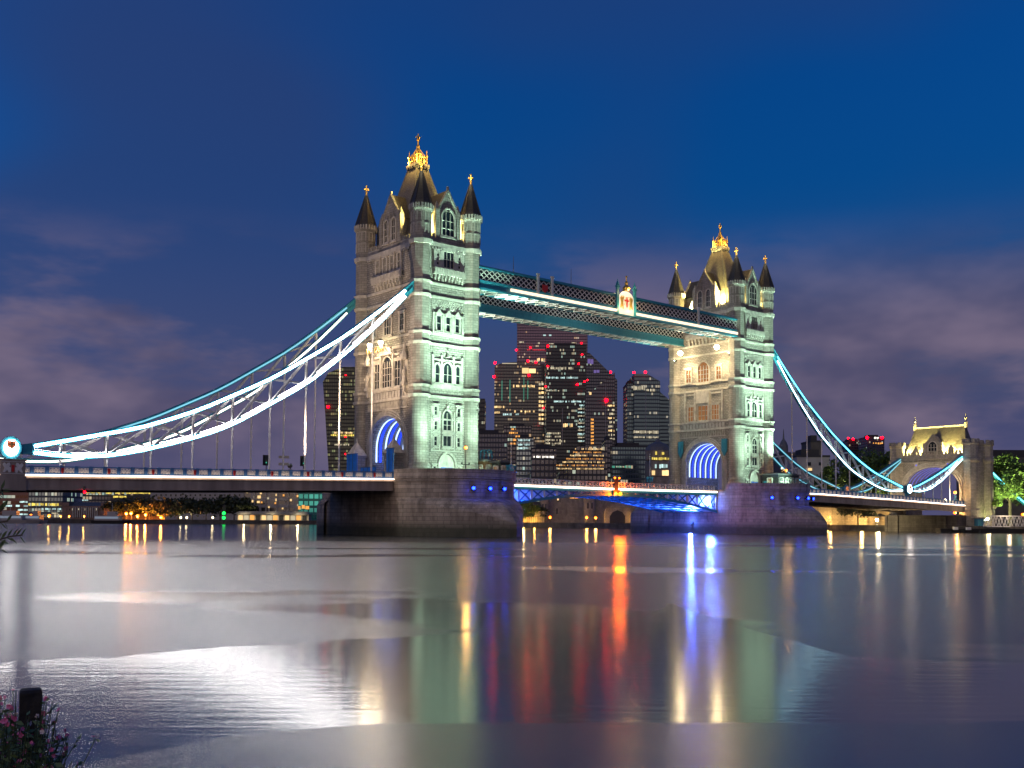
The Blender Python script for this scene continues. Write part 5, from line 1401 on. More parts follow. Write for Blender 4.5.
b = bld('office_block', 'low dark office with a row of pale windows left of the domed building', 610, 650, 447, 640, 30, M['f_slab'])
lit(b, 612, 631, 465.5, 468, 'win_green', n=8); lit(b, 616, 630, 466, 467.4, 'win_pale', n=5)
# domed civic building
b = bld('domed_building', 'old stone building with amber lit drum and dark dome left of the farther tower', 651, 673, 459, 560, 26, M['castle'], roof=False)
k = 560 / FPX
mb = MB(); z0 = zat(459, 560, 662) - GZ
mb.cyl(-1, 9, z0, z0 + 5, 7, n=12); mb.build('drum', M['castle'], b)
mb = MB(); mb.lathe(-1, 9, [(7.2, z0 + 5), (6.4, z0 + 7), (4.6, z0 + 8.8), (1.6, z0 + 10), (.5, z0 + 12)], 12); mb.build('dome', M['lead'], b)
for x in (657, 664): lit(b, x - 1.3, x + 1.3, 451, 455, 'win_yellow', off=2)
lit(b, 652, 672, 457, 460, 'win_yellow', n=7); lit(b, 655, 668, 464, 468.5, 'win_cold', n=4); lit(b, 652, 669, 470, 476, 'win_warm', n=3, gap=.06)

# the old castle on the bank beyond the bascules
def battlements(mb, x0, x1, y, z, t=1.2):
    n = max(1, int((x1 - x0) / 3.2)); st = (x1 - x0) / n
    for i in range(n): mb.box(x0 + st * i, x0 + st * (i + .55), y, y + t, z, z + 1.3)
def castle_wall(px0, px1, ytop, d, label, depth=5):
    xc = (px0 + px1) / 2; w = (px1 - px0) / FPX * d; h = zat(ytop, d, xc) - GZ
    T = thing('castle_wall', label, 'castle wall', at(xc, d, GZ), -YAW)
    mb = MB(); mb.box(-w/2, w/2, 0, depth, 0, h); battlements(mb, -w/2, w/2, .0, h - .01); mb.build('wall', M['castle'], T)
    mb = MB()
    for i in range(int(w / 9)): x = -w/2 + 5 + i * 9; mb.box(x - .25, x + .25, -.06, .02, h * .45, h * .45 + 2)
    mb.build('arrow_slit', M['black'], T)
    T['_d'] = d; T['_xc'] = xc; return T
def castle_tower(px0, px1, ytop, d, label):
    xc = (px0 + px1) / 2; r = (px1 - px0) / FPX * d / 2; h = zat(ytop, d, xc) - GZ
    T = thing('castle_tower', label, 'castle tower', at(xc, d, GZ), -YAW, 'round towers of the castle')
    mb = MB(); mb.lathe(0, r, [(r, 0), (r, h - 2), (r * 1.06, h - 1.8), (r * 1.06, h)], 14)
    for k in range(10):
        a = 2 * PI * k / 10; mb.box(r * 1.0 * math.cos(a) - .7, r * 1.0 * math.cos(a) + .7, r + r * math.sin(a) - .7, r + r * math.sin(a) + .7, h - .01, h + 1.3)
    mb.build('drum', M['castle'], T)
    mb = MB()
    for u in (-.35, .3): mb.box(u * r - .3, u * r + .3, -.05 + r * .07, .2 + r * .07, h * .55, h * .55 + 2)
    mb.build('arrow_slit', M['black'], T); return T
castle_wall(543, 588, 502, 372, 'pale castle curtain wall between the two round castle towers')
castle_wall(596, 652, 504, 368, 'pale castle curtain wall running right behind the orange navigation lamps')
castle_tower(540, 548.5, 498, 366, 'round castle tower at the left end of the pale castle wall')
castle_tower(584, 596, 496, 360, 'broader round castle tower in the middle of the castle wall')
b = bld('castle_keep', 'upper range of the castle with a few warm windows above the curtain wall', 551, 582, 493, 420, 22, M['castle'], cat='castle')
lit(b, 555, 559, 497, 501, 'win_warm', n=2); lit(b, 570, 578, 497.5, 499, 'win_amber', n=4)
b = bld('castle_keep', 'plain upper range of the castle right of the middle round tower', 598, 640, 497, 415, 22, M['castle'], cat='castle')
T = thing('water_gate', 'low arched water gate with a dark opening at the foot of the castle wall', 'gate', at(617.5, 352, 1.5), -YAW)
mb = MB(); mb.plate([(x, 0, z) for x, z in ((4.4, 0), (4.4, 4.2), (3.6, 5.6), (-3.6, 5.6), (-4.4, 4.2), (-4.4, 0))], (0, 2.0, 0)); mb.build('arch', M['castle'], T)
mb = MB(); mb.plate([(x, -.05, z) for x, z in ((-2.6, 0), (2.6, 0), (2.6, 2.6), (1.6, 4.0), (0, 4.6), (-1.6, 4.0), (-2.6, 2.6))], (0, -.05, 0)); mb.build('opening', M['black'], T)
# lit railings of the castle promenade
T = thing('railing', 'amber lit promenade railing under the tree right of the nearer pier', 'railing', at(523, 361, 1.3), -YAW)
mb = MB(); mb.box(-7.5, 7.5, 3, 3.3, 0, 4.5); mb.build('backing_wall', M['castle'], T)
mb = MB()
for k in range(24): mb.box(-7.5 + k * .65, -7.35 + k * .65, 0, .12, 0, 2.4)
mb.box(-7.6, 7.6, -.02, .14, 2.4, 2.55); mb.build('bars', M['black'], T)
for x in (-4, 0, 4): lamp('POINT', (x, 1.5, 1.2), 900, (1.0, .5, .08), .3, parent=T)

def street_light(px, py, d, label, col=(1.0, .50, .10), lens='lamp_orange', e=1500, r=.45, group='street lamps along the far bank'):
    z = zat(py, d, px); T = thing('street_lamp', label, 'street lamp', at(px, d, GZ), -YAW, group)
    h = z - GZ
    mb = MB(); mb.cyl(0, 0, 0, h - .3, .14, .08, 6); mb.box(-.08, .08, -.5, .08, h - .3, h - .15); mb.build('post', M['black'], T)
    mb = MB(); mb.ball((0, -.45, h), r, n=8); mb.build('lantern', M[lens], T)
    lamp('POINT', (0, -1.2, h - .4), e, col, .4, parent=T); return T
for px, py, d, lb in ((550, 517.3, 357, 'amber street lamp before the left round castle tower'), (586.5, 517.5, 352, 'amber street lamp at the foot of the broader castle tower'), (595.5, 517.8, 351, 'amber street lamp just right of the broader castle tower'), (636, 517.5, 352, 'amber street lamp at the right end of the castle wall')):
    street_light(px, py, d, lb, e=900, r=.5)

# ---- far bank under the left deck
b = bld('office_block', 'banded terracotta office with cold white windows at the far left edge', -18, 28, 489, 660, 30, M['f_terra'])
for y in (502, 506, 510, 514.5): lit(b, 18 if y != 506 else 4, 27.5, y - 1.1, y + .9, 'win_cold', n=4, gap=.05)
b = bld('office_block', 'glass office with one long yellow lit floor right of the terracotta building', 28, 62, 484, 650, 30, M['f_glass'])
lit(b, 28.3, 62, 503, 506, 'win_yellow', n=12, gap=.05); lit(b, 38, 61, 508, 510, 'win_cold', n=8); lit(b, 50, 58, 512.5, 514, 'win_pale', n=3)
b = bld('custom_house', 'long pink brick riverside hall with pale arched windows and end pavilions', 62, 108, 506, 640, 22, M['brickpink'], roof=False)
k = 640 / FPX
mb = MB()
for x in (-13, 13): mb.box(x - 3.2, x + 3.2, -.6, 20, zat(506, 640, 85) - GZ - .01, zat(502.5, 640, 85) - GZ)
mb.build('pavilion', M['brickpink'], b)
mb = MB(); w = 46 * k; h = zat(506, 640, 85) - GZ; mb.prism([(-w/2, 0), (w/2, 0), (w/2, 22), (-w/2, 22)], h, h + 2.5, 0, [(-w/2 + 3, 8), (w/2 - 3, 8), (w/2 - 3, 14), (-w/2 + 3, 14)]); mb.build('roof', M['slate'], b)
for i in range(11): lit(b, 69 + i * 3, 70.1 + i * 3, 508, 510.5, 'win_pale', name='window') if i % 2 else lit(b, 69 + i * 3, 70.1 + i * 3, 508, 510.5, 'glass', name='window')
mb = MB()
for i in range(12): mb.cyl(-w/2 + 7 + i * 1.35, -.5, 1.0, 7.4, .35, n=6)
mb.build('column', M['portland'], b)
b = bld('office_block', 'dark office with long yellow lit floors rising behind the pink brick hall', 66, 152, 482, 780, 34, M['f_low'])
for x0, x1, y in ((74, 83, 491), (85, 101, 492.3), (104, 112, 493), (115, 150, 493), (121, 146, 490), (113, 126, 496.8)): lit(b, x0, x1, y - 1, y + 1, 'win_yellow', n=max(3, int((x1 - x0) / 2.4)), gap=.12)
lit(b, 79, 88, 499.4, 500.8, 'win_cold', n=4)
b = bld('terrace', 'long pale stone terrace in shadow above the dark bank trees', 150, 246, 491, 720, 24, M['paleston'])
for i in range(18): lit(b, 155 + i * 4.9, 157 + i * 4.9, 494, 496.4, 'glass', name='window')
b = bld('apartment_block', 'pale apartment block with scattered warm windows left of the pier', 243, 300, 478, 485, 24, M['f_flat'])
for x0, x1, y in ((257, 261, 497), (256.5, 260, 502), (275, 278, 495), (275, 278, 500), (296, 299, 491), (297, 300, 496), (244, 247, 503), (278, 284, 515), (243, 248, 513)): lit(b, x0, x1, y - 1.5, y + 1.5, 'win_warm')
for i_ in range(16): lit(b, 246 + (i_ * 7.3) % 52, 248 + (i_ * 7.3) % 52, 491 + (i_ * 5) % 22, 493.4 + (i_ * 5) % 22, ('win_warm', 'win_pale', 'win_amber')[i_ % 3])
mb = MB(); k = 485 / FPX; w = 57 * k; h = zat(478, 485, 270) - GZ
for i in range(9): mb.box(w * .12, w * .3, -1.3, 0, 3 + i * 3.3, 3.25 + i * 3.3); mb.box(w * .12, w * .3, -1.3, -1.22, 3.25 + i * 3.3, 4.2 + i * 3.3)
mb.build('balcony', M['paleston'], b)
mb = MB()
for i in range(6): mb.box(-w/2 + w * i / 5 - .3, -w/2 + w * i / 5 + .3, -.5, 0, 0, h)
mb.build('pilaster', M['paleston'], b)
b = bld('apartment_block', 'teal glass apartment block with amber windows beside the pier', 298, 326, 478, 480, 24, M['f_teal'])
for x0, x1, y in ((297.5, 301, 508), (301.5, 305, 507), (305, 309.5, 507.5)): lit(b, x0, x1, y - 2, y + 2, 'win_amber')
# promenade cafe with a long lit roof
T = thing('riverside_pavilion', 'long low lit riverside pavilion at the foot of the apartment blocks', 'pavilion', at(272, 462, GZ), -YAW)
mb = MB(); mb.prism([(-17, -1), (17, -1), (17, 9), (-17, 9)], 3.0, 4.4, 0, [(-15, 1), (15, 1), (15, 7), (-15, 7)]); mb.build('roof', M['lead'], T)
mb = MB(); mb.box(-16, 16, 2, 8, 0, 3.0); mb.build('wall', M['paleston'], T)
for i in range(12):
    mb = MB(); mb.box(-15.5 + i * 2.6, -13.6 + i * 2.6, 1.8, 2.02, .5, 2.6); mb.build('window', M[('win_warm', 'win_pale', 'win_amber', 'glass')[i % 4]], T)
for x in (-12, 0, 12): lamp('POINT', (x, -2.5, 3.4), 1300, (1.0, .75, .4), .4, parent=T)
for px, py, d, lb in ((31.5, 515.6, 520, 'orange street lamp before the terracotta office'), (49.5, 515.8, 520, 'bright orange street lamp before the glass office'), (61, 516.2, 520, 'small orange street lamp left of the pink brick hall'), (69.5, 516.2, 520, 'small orange street lamp before the left pavilion of the pink hall'), (84.5, 516.2, 520, 'small orange street lamp before the columns of the pink hall')):
    street_light(px, py, d, lb, e=2500, r=.8 if px < 50 else .5)
for i, (px, py) in enumerate(((117, 515.5), (126.5, 513.5), (131.5, 513), (138, 516), (146, 514.5), (161.5, 517))):
    street_light(px, py, 500, 'orange lamp glowing among the bank trees, number %d from the pink hall' % (i + 1), e=14000, r=.75, col=(1.0, .30, .03))
for i, px in enumerate((181, 187, 213)):
    street_light(px, 517.5, 490, 'pale lamp under the dark bank trees, %s of three' % ('left', 'middle', 'right')[i], e=600, r=.5, col=(1, .8, .4), lens='lamp_warmdim')
T = thing('navigation_mark', 'green signal lamps on a post at the water edge below the deck', 'signal lamp', at(224, 440, 0), -YAW)
mb = MB(); mb.cyl(0, 0, -1, 8.5, .2, n=6); mb.box(-.6, .6, -.2, .2, 3.2, 8.0); mb.build('post', M['black'], T)
for py in (513.2, 517.8):
    mb = MB(); mb.ball((0, -.5, zat(py, 440, 224)), .75, n=8); mb.build('lamp_glass', M['lamp_green'], T)
T = thing('bank_wall', 'low brick wall added behind the lamps and dark bank trees to catch orange light', 'wall', at(134, 516, GZ), -YAW)  # wall added to catch the orange of the lamps
mb = MB(); mb.box(-15, 15, 0, .6, 0, 5.5); mb.box(-15.2, 15.2, -.1, .7, 5.5, 5.8)
for k in range(8): mb.box(-15 + k * 4.2, -14.4 + k * 4.2, -.3, 0, 0, 5.5)
mb.build('wall', M['brickpink'], T)
# white riverboats moored at far left
def boat(px, d, Lb, label, hull='boatgrey'):
    T = thing('riverboat', label, 'boat', at(px, d, 0), -YAW, 'moored riverboats')
    hw = 2.4
    deck = [(-Lb/2, -hw), (Lb * .3, -hw), (Lb/2, 0), (Lb * .3, hw), (-Lb/2, hw)]
    keel = [(-Lb * .48, -hw * .75), (Lb * .28, -hw * .75), (Lb * .42, 0), (Lb * .28, hw * .75), (-Lb * .48, hw * .75)]
    mb = MB(); mb.prism(keel, -.5, 1.3, 0, deck); mb.build('hull', M[hull], T)
    mb = MB(); mb.box(-Lb * .42, Lb * .22, -hw * .8, hw * .8, 1.3, 3.3); mb.box(-Lb * .1, Lb * .12, -hw * .6, hw * .6, 3.3, 5.0); mb.build('cabin', M['boatgrey'], T)
    mb = MB(); mb.box(-Lb * .40, Lb * .20, -hw * .8 - .06, -hw * .8 + .02, 2.0, 2.9); mb.build('window', M['boatwin'], T)
    mb = MB(); mb.cyl(0, 0, 5.0, 8.5, .08, .04, 6); mb.build('mast', M['white'], T)
    return T
M['boatgrey'] = mat('grey_white_boat_paint', (.30, .29, .31), .4)
M['boatwin'] = led('boat_cabin_windows', (.6, .75, 1.0), .25)
boat(10, 418, 26, 'long white riverboat moored at the far left edge')
boat(36, 421, 10, 'short white riverboat moored right of the long one')
boat(112, 428, 16, 'dark low riverboat moored before the orange lit trees', 'black')

# ---- right bank
M['church'] = mat('dark_church_stone', (.10, .09, .085), .85, var=.2, vscale=.4)
b = bld('church', 'dark church with a pointed turret right of the farther tower', 781, 797, 452, 420, 20, M['church'], roof=False)
h = zat(452, 420, 789) - GZ; mb = MB(); mb.lathe(-.5, 6, [(1.9, h), (1.8, h + 3), (1.2, h + 4.6), (.4, h + 5.8), (.25, h + 7.5), (.06, h + 10)], 8); mb.build('turret', M['lead'], b)
b = bld('house', 'pale house with one warm window behind the right hangers', 797, 830, 457, 400, 16, M['paleston'])
lit(b, 807, 812, 462, 466, 'glass', name='window'); lit(b, 806.5, 813, 467.5, 471, 'win_warm'); lit(b, 819, 822, 462, 466, 'glass', name='window')
bld('house', 'taller dark house behind the pale one, right of the church', 811, 822, 442, 440, 14, M['church'])
b = bld('tower_block', 'squat dark tower block with red corner lamps, left of the two', 848, 864, 441, 1200, 30, M['f_scalp'], group='distant tower blocks')
for p in ((862.5, 441), (849, 438), (854, 439)): beacon(b, *p, r=1.5)
b = bld('tower_block', 'dark tower block with a red lit crown and amber windows, right of the two', 868, 885, 437, 1150, 30, M['f_scalp'], group='distant tower blocks')
for p in ((868, 437.5), (883, 437.5)): beacon(b, *p, r=1.9)
lit(b, 875, 880, 436.6, 438.6, 'win_white', n=2); lit(b, 880, 886, 436, 439, 'win_red'); lit(b, 874, 880, 442, 444, 'win_amber', n=3); lit(b, 880.5, 884, 442, 444, 'win_amber', n=2)
b = bld('office_block', 'long dark flat roofed building behind the big tree at the right edge', 978, 1060, 457, 420, 20, M['church'])
lit(b, 982, 983.5, 457.5, 460.5, 'win_cold'); lit(b, 993, 994.5, 455.5, 460, 'win_purple')
bld('house', 'low dark house between the tower blocks and the gatehouse', 884, 900, 466, 500, 14, M['church'])
# lit bank wall under the right deck
d = 296
T = thing('bank_wall', 'amber lit stone wall on the bank under the right road deck', 'wall', at(862, 308, 1.3), -YAW - .35)
mb = MB(); mb.box(-14, 16, 0, 1.0, 0, 7.0); mb.box(-14.2, 16.2, -.15, 1.15, 7.0, 7.4)
for k in range(7): mb.box(-14 + k * 5 - .5, -14 + k * 5 + .5, -.4, 0, 0, 7)
mb.build('wall', M['castle'], T)
for x in (-10, 0, 10): lamp('POINT', (x, -3.0, 1.5), 2200, (1.0, .58, .16), .4, parent=T)
M['parasol'] = mat('dark_canvas', (.05, .045, .04), .8)
for i, px in enumerate((869, 880, 892)):
    T = thing('parasol', 'dark cafe parasol before the amber wall, %s of three' % ('left', 'middle', 'right')[i], 'parasol', at(px, 299, 1.35), 0, 'cafe parasols')
    mb = MB(); mb.cyl(0, 0, 0, 3.4, .06, n=6); mb.box(-.4, .4, -.4, .4, 0, .12); mb.build('pole', M['black'], T)
    mb = MB(); mb.lathe(0, 0, [(2.2, 2.9), (1.2, 3.4), (.08, 3.75)], 8); mb.build('canopy', M['parasol'], T)
globe_lamp(*at(877, 289, 1.3), 1.9, 'dazzling pale lamp on the quay edge below the right road deck', 'lamp_warm', 2500, (1, .8, .45), .4)
globe_lamp(*at(829, 302, 1.3), 2.6, 'small orange lamp on the bank just right of the farther pier', 'lamp_orange', 900, (1, .5, .15), .35)
globe_lamp(*at(955, 283, 1.3), 4.0, 'orange lamp against the quay below the gatehouse', 'lamp_orange', 900, (1, .5, .15), .4)
globe_lamp(*at(987.5, 279, 1.3), 2.4, 'pale lamp beside the blue kiosk', 'lamp_warm', 1800, (1, .75, .35), .35)
globe_lamp(*at(1023, 276, 1.3), 3.6, 'orange lamp at the right edge above the footbridge', 'lamp_orange', 900, (1, .5, .15), .4)
# landing stage: quay block, kiosk, truss gangway, dinghies
M['kiosk'] = mat('blue_kiosk_paint', (.02, .16, .30), .5)
T = thing('quay_block', 'dark masonry abutment under the right end of the road deck', 'abutment', (170.5, 0, 0))
mb = MB(); mb.box(-1.5, 4, -10.4, 10.4, -2, 4.6); mb.build('block', M['quay'], T)
mb = MB()
for y in (-10.2, -7.0, 7.0, 10.2): mb.box(-1.9, -1.4, y - .4, y + .4, -2, 4.4)
mb.build('pilaster', M['quay'], T)
T = thing('kiosk', 'small blue kiosk on the quay between the gatehouse and the gangway', 'kiosk', at(979, 279, 1.3), -YAW)
mb = MB(); mb.box(-.9, .9, -.8, .8, 0, 2.4); mb.build('wall', M['kiosk'], T); mb = MB(); mb.prism([(-1.2, -1.1), (1.2, -1.1), (1.2, 1.1), (-1.2, 1.1)], 2.4, 2.75, 0, [(-1, -.9), (1, -.9), (1, .9), (-1, .9)]); mb.build('roof', M['lead'], T)
mb = MB(); mb.box(-.55, .3, -.86, -.79, .1, 2.0); mb.build('door', M['teal'], T)
T = thing('gangway', 'white lattice truss gangway leading off the right edge of the picture', 'gangway', at(1007, 268, 1.55), -YAW + .05)
for s in (-.9, .9):
    mb = MB(); x0, x1 = -5.8, 10; mb.box(x0, x1, s - .1, s + .1, 0, .28); mb.box(x0 + 1.3, x1, s - .1, s + .1, 2.7, 2.95)
    mb.beam((x0, s, .2), (x0 + 1.3, s, 2.8), .16, .16)
    for k in range(9):
        a = x0 + 1.3 + k * 1.6; mb.beam((a, s, .2), (a + .8, s, 2.8), .11, .13); mb.beam((a + .8, s + .02, 2.8), (a + 1.6, s + .02, .2), .11, .13)
    mb.build('truss', M['white'], T)
mb = MB(); mb.box(-5.8, 10, -.85, .85, .0, .12); mb.build('walkboard', M['timber'], T)
lamp('POINT', (-1, -3, 3), 350, (1, .75, .5), .4, parent=T)
T = thing('pontoon', 'dark floating pontoon under the gangway at the right edge', 'pontoon', at(985, 266, 0), -YAW)
mb = MB(); mb.box(-12, 14, -1.5, 1.5, -.4, 1.1); mb.box(-12.1, 14.1, -1.6, 1.6, .8, 1.0); mb.build('deck', M['timber'], T)
mb = MB()
for k in range(9): mb.cyl(-11 + k * 3, -1.3, 1.1, 2.0, .06, n=6)
mb.build('bollard', M['black'], T)
def dinghy(px, d, label):
    T = thing('dinghy', label, 'dinghy', at(px, d, 0), -YAW, 'small boats at the pontoon'); Lb = 4.6
    mb = MB(); mb.prism([(-Lb * .45, -.6), (Lb * .3, -.6), (Lb * .44, 0), (Lb * .3, .6), (-Lb * .45, .6)], -.2, .8, 0, [(-Lb/2, -.9), (Lb * .3, -.9), (Lb/2, 0), (Lb * .3, .9), (-Lb/2, .9)]); mb.build('hull', M['timber'], T)
    mb = MB(); mb.box(-1.4, -.4, -.5, .5, .8, 1.5); mb.build('cabin', M['white'], T); return T
dinghy(959, 264, 'small dark boat with a white cover moored below the gatehouse')
dinghy(972, 262, 'small dark boat moored at the left end of the pontoon')

# ------------------------------------------------------------------ trees
def leaf_mat(name, c0, c1):
    m = bpy.data.materials.new(name); m.use_nodes = True; nt = m.node_tree; b = nt.nodes['Principled BSDF']
    oi = nt.nodes.new('ShaderNodeNewGeometry'); mx = nt.nodes.new('ShaderNodeMix'); mx.data_type = 'RGBA'
    nt.links.new(oi.outputs['Random Per Island'], mx.inputs[0]); mx.inputs[6].default_value = (*c0, 1); mx.inputs[7].default_value = (*c1, 1)
    nt.links.new(mx.outputs[2], b.inputs['Base Color']); b.inputs['Roughness'].default_value = .6
    b.inputs['Subsurface Weight'].default_value = 0.0
    return m
M['leaf'] = leaf_mat('plane_tree_foliage', (.04, .085, .018), (.10, .16, .03))
M['leafdark'] = leaf_mat('dark_tree_foliage', (.022, .035, .014), (.045, .06, .022))
M['bark'] = mat('tree_bark', (.07, .055, .04), .9, var=.3, vscale=3)
def crown_mesh(seed, n, rx, rz, leaf, nclump=26, mt='leaf'):
    rnd = random.Random(seed); mb = MB(); cl = []
    for i in range(nclump):
        a = rnd.uniform(0, 2 * PI); e = math.asin(rnd.uniform(-.75, 1)); k = rnd.uniform(.45, 1.0)
        cl.append((rx * k * math.cos(e) * math.cos(a), rx * k * math.cos(e) * math.sin(a), rz * k * math.sin(e), rnd.uniform(.22, .42)))
    for i in range(n):
        cx, cy, cz, cr = rnd.choice(cl)
        v = Vector((rnd.gauss(0, 1), rnd.gauss(0, 1), rnd.gauss(0, 1))).normalized() * (rnd.random() ** .4) * cr * rx
        c = Vector((cx, cy, cz)) + Vector((v.x, v.y, v.z * .8))
        a = Vector((rnd.gauss(0, 1), rnd.gauss(0, 1), rnd.gauss(0, .7))).normalized(); b = a.orthogonal().normalized()
        b.rotate(Quaternion(a, rnd.uniform(0, 6.3)))
        l = leaf * rnd.uniform(.6, 1.4)
        mb.face([c - a * l, c + b * l * .6, c + a * l, c - b * l * .6])
    return mb
def make_tree(label, loc, h, rx, seed, mt='leaf', n=1800, leaf=.45, group=None):
    T = thing('tree', label, 'tree', loc, 0, group); rnd = random.Random(seed)
    rz = (h - h * .22) / 2; zc = h - rz
    mb = MB(); mb.lathe(0, 0, [(h * .035, 0), (h * .024, h * .12), (h * .018, h * .45), (h * .008, h * .8)], 7)
    for i in range(7):
        a = rnd.uniform(0, 6.3); z = h * rnd.uniform(.22, .5)
        mb.beam((0, 0, z), (rx * .6 * math.cos(a), rx * .6 * math.sin(a), z + h * .22), h * .012, h * .012)
    mb.build('trunk', M['bark'], T)
    crown_mesh(seed, n, rx, rz, leaf, mt=mt).build('crown', M[mt], T, (0, 0, zc))
    return T
G1 = 'dark trees along the far bank under the left deck'
for i, (px, ytop, d, r) in enumerate(((112, 502, 520, 6), (124, 500, 515, 7), (137, 499, 510, 8), (150, 498, 505, 8), (164, 499, 500, 8), (178, 498, 495, 8), (192, 499, 490, 8), (206, 500, 485, 7), (220, 497, 480, 8), (234, 496, 475, 7), (244, 500, 470, 5))):
    make_tree('dark bank tree under the left deck, number %d counting from the pink brick hall' % (i + 1), at(px, d, GZ), zat(ytop, d, px) - GZ, r, 100 + i, 'leafdark', 900, .75, G1)
make_tree('young green tree over the amber railing right of the nearer pier', at(523, 364, GZ), zat(500, 364, 523) - GZ, 6.0, 3, 'leaf', 1500, .5)
make_tree('small tree between the railing and the left castle tower', at(537, 366, GZ), zat(506, 366, 537) - GZ, 3.4, 4, 'leafdark', 700, .5)
for i, (px, ytop, d, r) in enumerate(((826, 470, 330, 6), (838, 461, 335, 7.5), (851, 456, 330, 8), (865, 452, 335, 8.5), (878, 450, 330, 7.5), (889, 462, 325, 6), (842, 480, 315, 6), (870, 478, 315, 7))):
    make_tree('green bank tree behind the right chains, number %d from the farther tower' % (i + 1), at(px, d, GZ), zat(ytop, d, px) - GZ, r, 200 + i, 'leaf', 1500, .55, 'trees behind the right chains')
T = make_tree('large spreading green tree at the right edge beside the gatehouse', at(1010, 300, GZ), zat(457, 300, 1008) - GZ, 10.5, 301, 'leaf', 9000, .42)
make_tree('second large tree behind the big one at the right edge', at(1032, 312, GZ), zat(455, 312, 1032) - GZ, 8.5, 302, 'leafdark', 3500, .5)
make_tree('low leafy tree lit yellow green from below at the foot of the gatehouse', at(990, 289, GZ), zat(481, 289, 990) - GZ, 4.0, 303, 'leaf', 2200, .36)
make_tree('single tree with dark trunk in front of the amber bank wall', at(858, 299, 1.3), zat(494, 299, 858) - 1.3, 6.0, 304, 'leafdark', 1400, .5)
floodlight(tuple(at(985, 281, 3.0)), tuple(at(994, 290, 14)), 900, (.85, 1.0, .25), 'lamp in the shrubs lighting the low tree beside the gatehouse', 'garden lamps', 'lamp_green_flood', 110, .7, .3, .3)
floodlight(tuple(at(1016, 279, 3.0)), tuple(at(1012, 300, 15)), 80000, (.9, 1.0, .45), 'lamp on the quay lighting the big tree at the right edge', 'garden lamps', 'lamp_green_flood', 85, .8, .4, .15)
lamp('POINT', at(856, 311, 10.0), 30000, (1.0, .8, .4), .6)  # added fill without a fitting, brightens the trees behind the chains
lamp('POINT', at(523, 345, 7.0), 1500, (1.0, .75, .3), .6)

# ------------------------------------------------------------------ foreground on the near bank
def campt(px, py, d): return pix(px, py, d)
p = campt(31, 690, 5.9)
T = thing('mooring_post', 'dark square timber post among the flowers at the lower left corner', 'post', (p.x, p.y, 0), -.264)
mb = MB(); s = .06; mb.prism([(-s, -s), (s, -s), (s, s), (-s, s)], -.5, p.z - .01, 0, [(-s * .96, -s), (s, -s * .97), (s * .98, s), (-s, s)]); mb.prism([(-s * .96, -s), (s, -s * .97), (s * .98, s), (-s, s)], p.z - .01, p.z + .006, 0, [(-s * .8, -s * .8), (s * .85, -s * .8), (s * .8, s * .8), (-s * .8, s * .8)])
mb.build('shaft', M['timber'], T)
M['stem'] = leaf_mat('plant_stem_green', (.03, .05, .02), (.06, .09, .03))
M['petal'] = leaf_mat('pink_flower_petals', (.55, .06, .20), (.75, .22, .40))
M['petalpale'] = leaf_mat('pale_flower_heads', (.6, .5, .48), (.75, .66, .62))
M['plantleaf'] = leaf_mat('small_dark_leaves', (.06, .11, .04), (.16, .24, .08))
rnd = random.Random(11)
T = thing('flowering_plant', 'bushy plant with small pink flowers around the dark post at the lower left corner', 'plant', (p.x, p.y, .95))
st, pe, pp, lf = MB(), MB(), MB(), MB()
base = p
def leafq(mb, c, l, w):
    a = Vector((rnd.gauss(0, 1), rnd.gauss(0, 1), rnd.gauss(0, .6))).normalized(); b = a.orthogonal().normalized(); b.rotate(Quaternion(a, rnd.uniform(0, 6.3)))
    mb.face([c, c + a * l * .5 + b * w, c + a * l, c + a * l * .5 - b * w])
def flower(c, r, mb):
    ax = (Vector((rnd.gauss(0, .8), rnd.gauss(0, .8), rnd.gauss(.3, .5))) - CF).normalized(); e1 = ax.orthogonal().normalized(); e2 = ax.cross(e1)
    for k in range(5):
        a = 2 * PI * k / 5 + rnd.uniform(-.3, .3); t = (e1 * math.cos(a) + e2 * math.sin(a) + ax * rnd.uniform(.1, .6)).normalized() * r
        n = (e2 * math.cos(a) - e1 * math.sin(a)) * r * .45
        mb.face([c, c + t * .6 + n, c + t, c + t * .6 - n])
tips = []
for i in range(190):
    px = rnd.triangular(-30, 74, 8); d = rnd.uniform(5.2, 6.4)
    rt = at(px * .72 - 2, d, 0.95) - Vector((p.x, p.y, .95)); rt.z = 0
    top = rnd.triangular(690, 770, 730) + max(0, px - 45) * .9
    tip = campt(px + rnd.uniform(-8, 8), max(688, top), d) - Vector((p.x, p.y, .95))
    tips.append((rt, tip))
for x, y in ((97, 736), (78, 739), (68, 735), (62, 735), (59, 737), (46, 732), (45, 738), (51, 708), (44, 713), (13, 690), (16, 691), (61, 757), (72, 761), (53, 754)):
    d = rnd.uniform(5.6, 6.1); tips.append((at(x * .5, d, .95) - Vector((p.x, p.y, .95)), campt(x, y, d) - Vector((p.x, p.y, .95))))
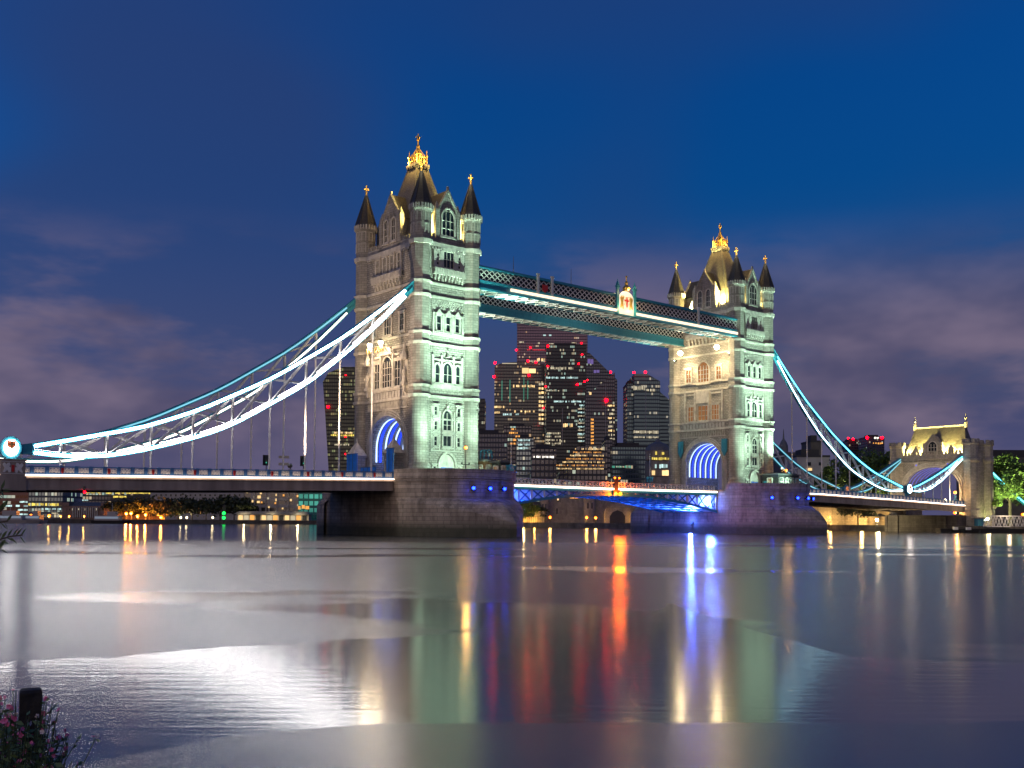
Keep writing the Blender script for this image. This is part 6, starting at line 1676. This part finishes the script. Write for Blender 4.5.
for rt, tip in tips:
    mid = (rt + tip) / 2 + Vector((rnd.uniform(-.03, .03), rnd.uniform(-.03, .03), .03))
    st.path([rt, mid, tip], .0035, .0035)
    r = rnd.random()
    if tip.z > .1:
        if r < .42: flower(tip, rnd.uniform(.011, .019), pe)
        elif r < .6: flower(tip, rnd.uniform(.009, .016), pp)
    for k in range(13):
        t = rnd.random(); q = rt.lerp(mid, t * 2) if t < .5 else mid.lerp(tip, t * 2 - 1)
        leafq(lf, q, rnd.uniform(.03, .065), rnd.uniform(.007, .014))
        if rnd.random() < .07:
            e = q + Vector((rnd.uniform(-.05, .05), rnd.uniform(-.05, .05), rnd.uniform(.02, .06))); st.beam(q, e, .0025, .0025); flower(e, rnd.uniform(.010, .018), pe)
for b_, nm, m_ in ((st, 'stem', 'stem'), (lf, 'foliage', 'plantleaf'), (pe, 'blossom', 'petal'), (pp, 'pale_blossom', 'petalpale')):
    b_.build(nm, M[m_], T)['kind'] = 'stuff'
# overhanging twig at the left edge
q = campt(-14, 520, 4.6)
T = thing('overhanging_branch', 'leafy twig hanging into the picture at the left edge over the river', 'branch', q)
st, lf = MB(), MB()
def branch(pts):
    P = [campt(x, y, d) - q for x, y, d in pts]
    st.path(P, .006, .006)
    for a, b in zip(P, P[1:]):
        for k in range(7):
            c = a.lerp(b, rnd.random()); u = (b - a).normalized()
            s = Vector((0, 0, rnd.choice((-1, 1)))) * .8 + u * .7 + Vector((rnd.uniform(-.3, .3),) * 3); s.normalize(); w = u.cross(Vector((0, 1, 0))).normalized() * .006
            lf.face([c, c + s * .022 + w, c + s * .048, c + s * .022 - w])
for pts in (((-30, 545, 4.6), (-5, 541, 4.6), (10, 536.5, 4.6), (23, 535, 4.6)), ((-30, 530, 4.7), (-4, 523, 4.7), (8, 521, 4.7)), ((-30, 515, 4.7), (-3, 514, 4.7), (4, 508, 4.7)), ((-30, 497, 4.8), (-2, 496, 4.8), (2, 489, 4.8)), ((-30, 552, 4.7), (-4, 550, 4.7), (2, 547, 4.7))): branch(pts)
st.path([campt(-34, 480, 4.7) - q, campt(-30, 515, 4.7) - q, campt(-30, 560, 4.7) - q, campt(-60, 800, 4.7) - q], .012, .012)
st.build('twig', M['bark'], T); lf.build('foliage', M['plantleaf'], T)['kind'] = 'stuff'
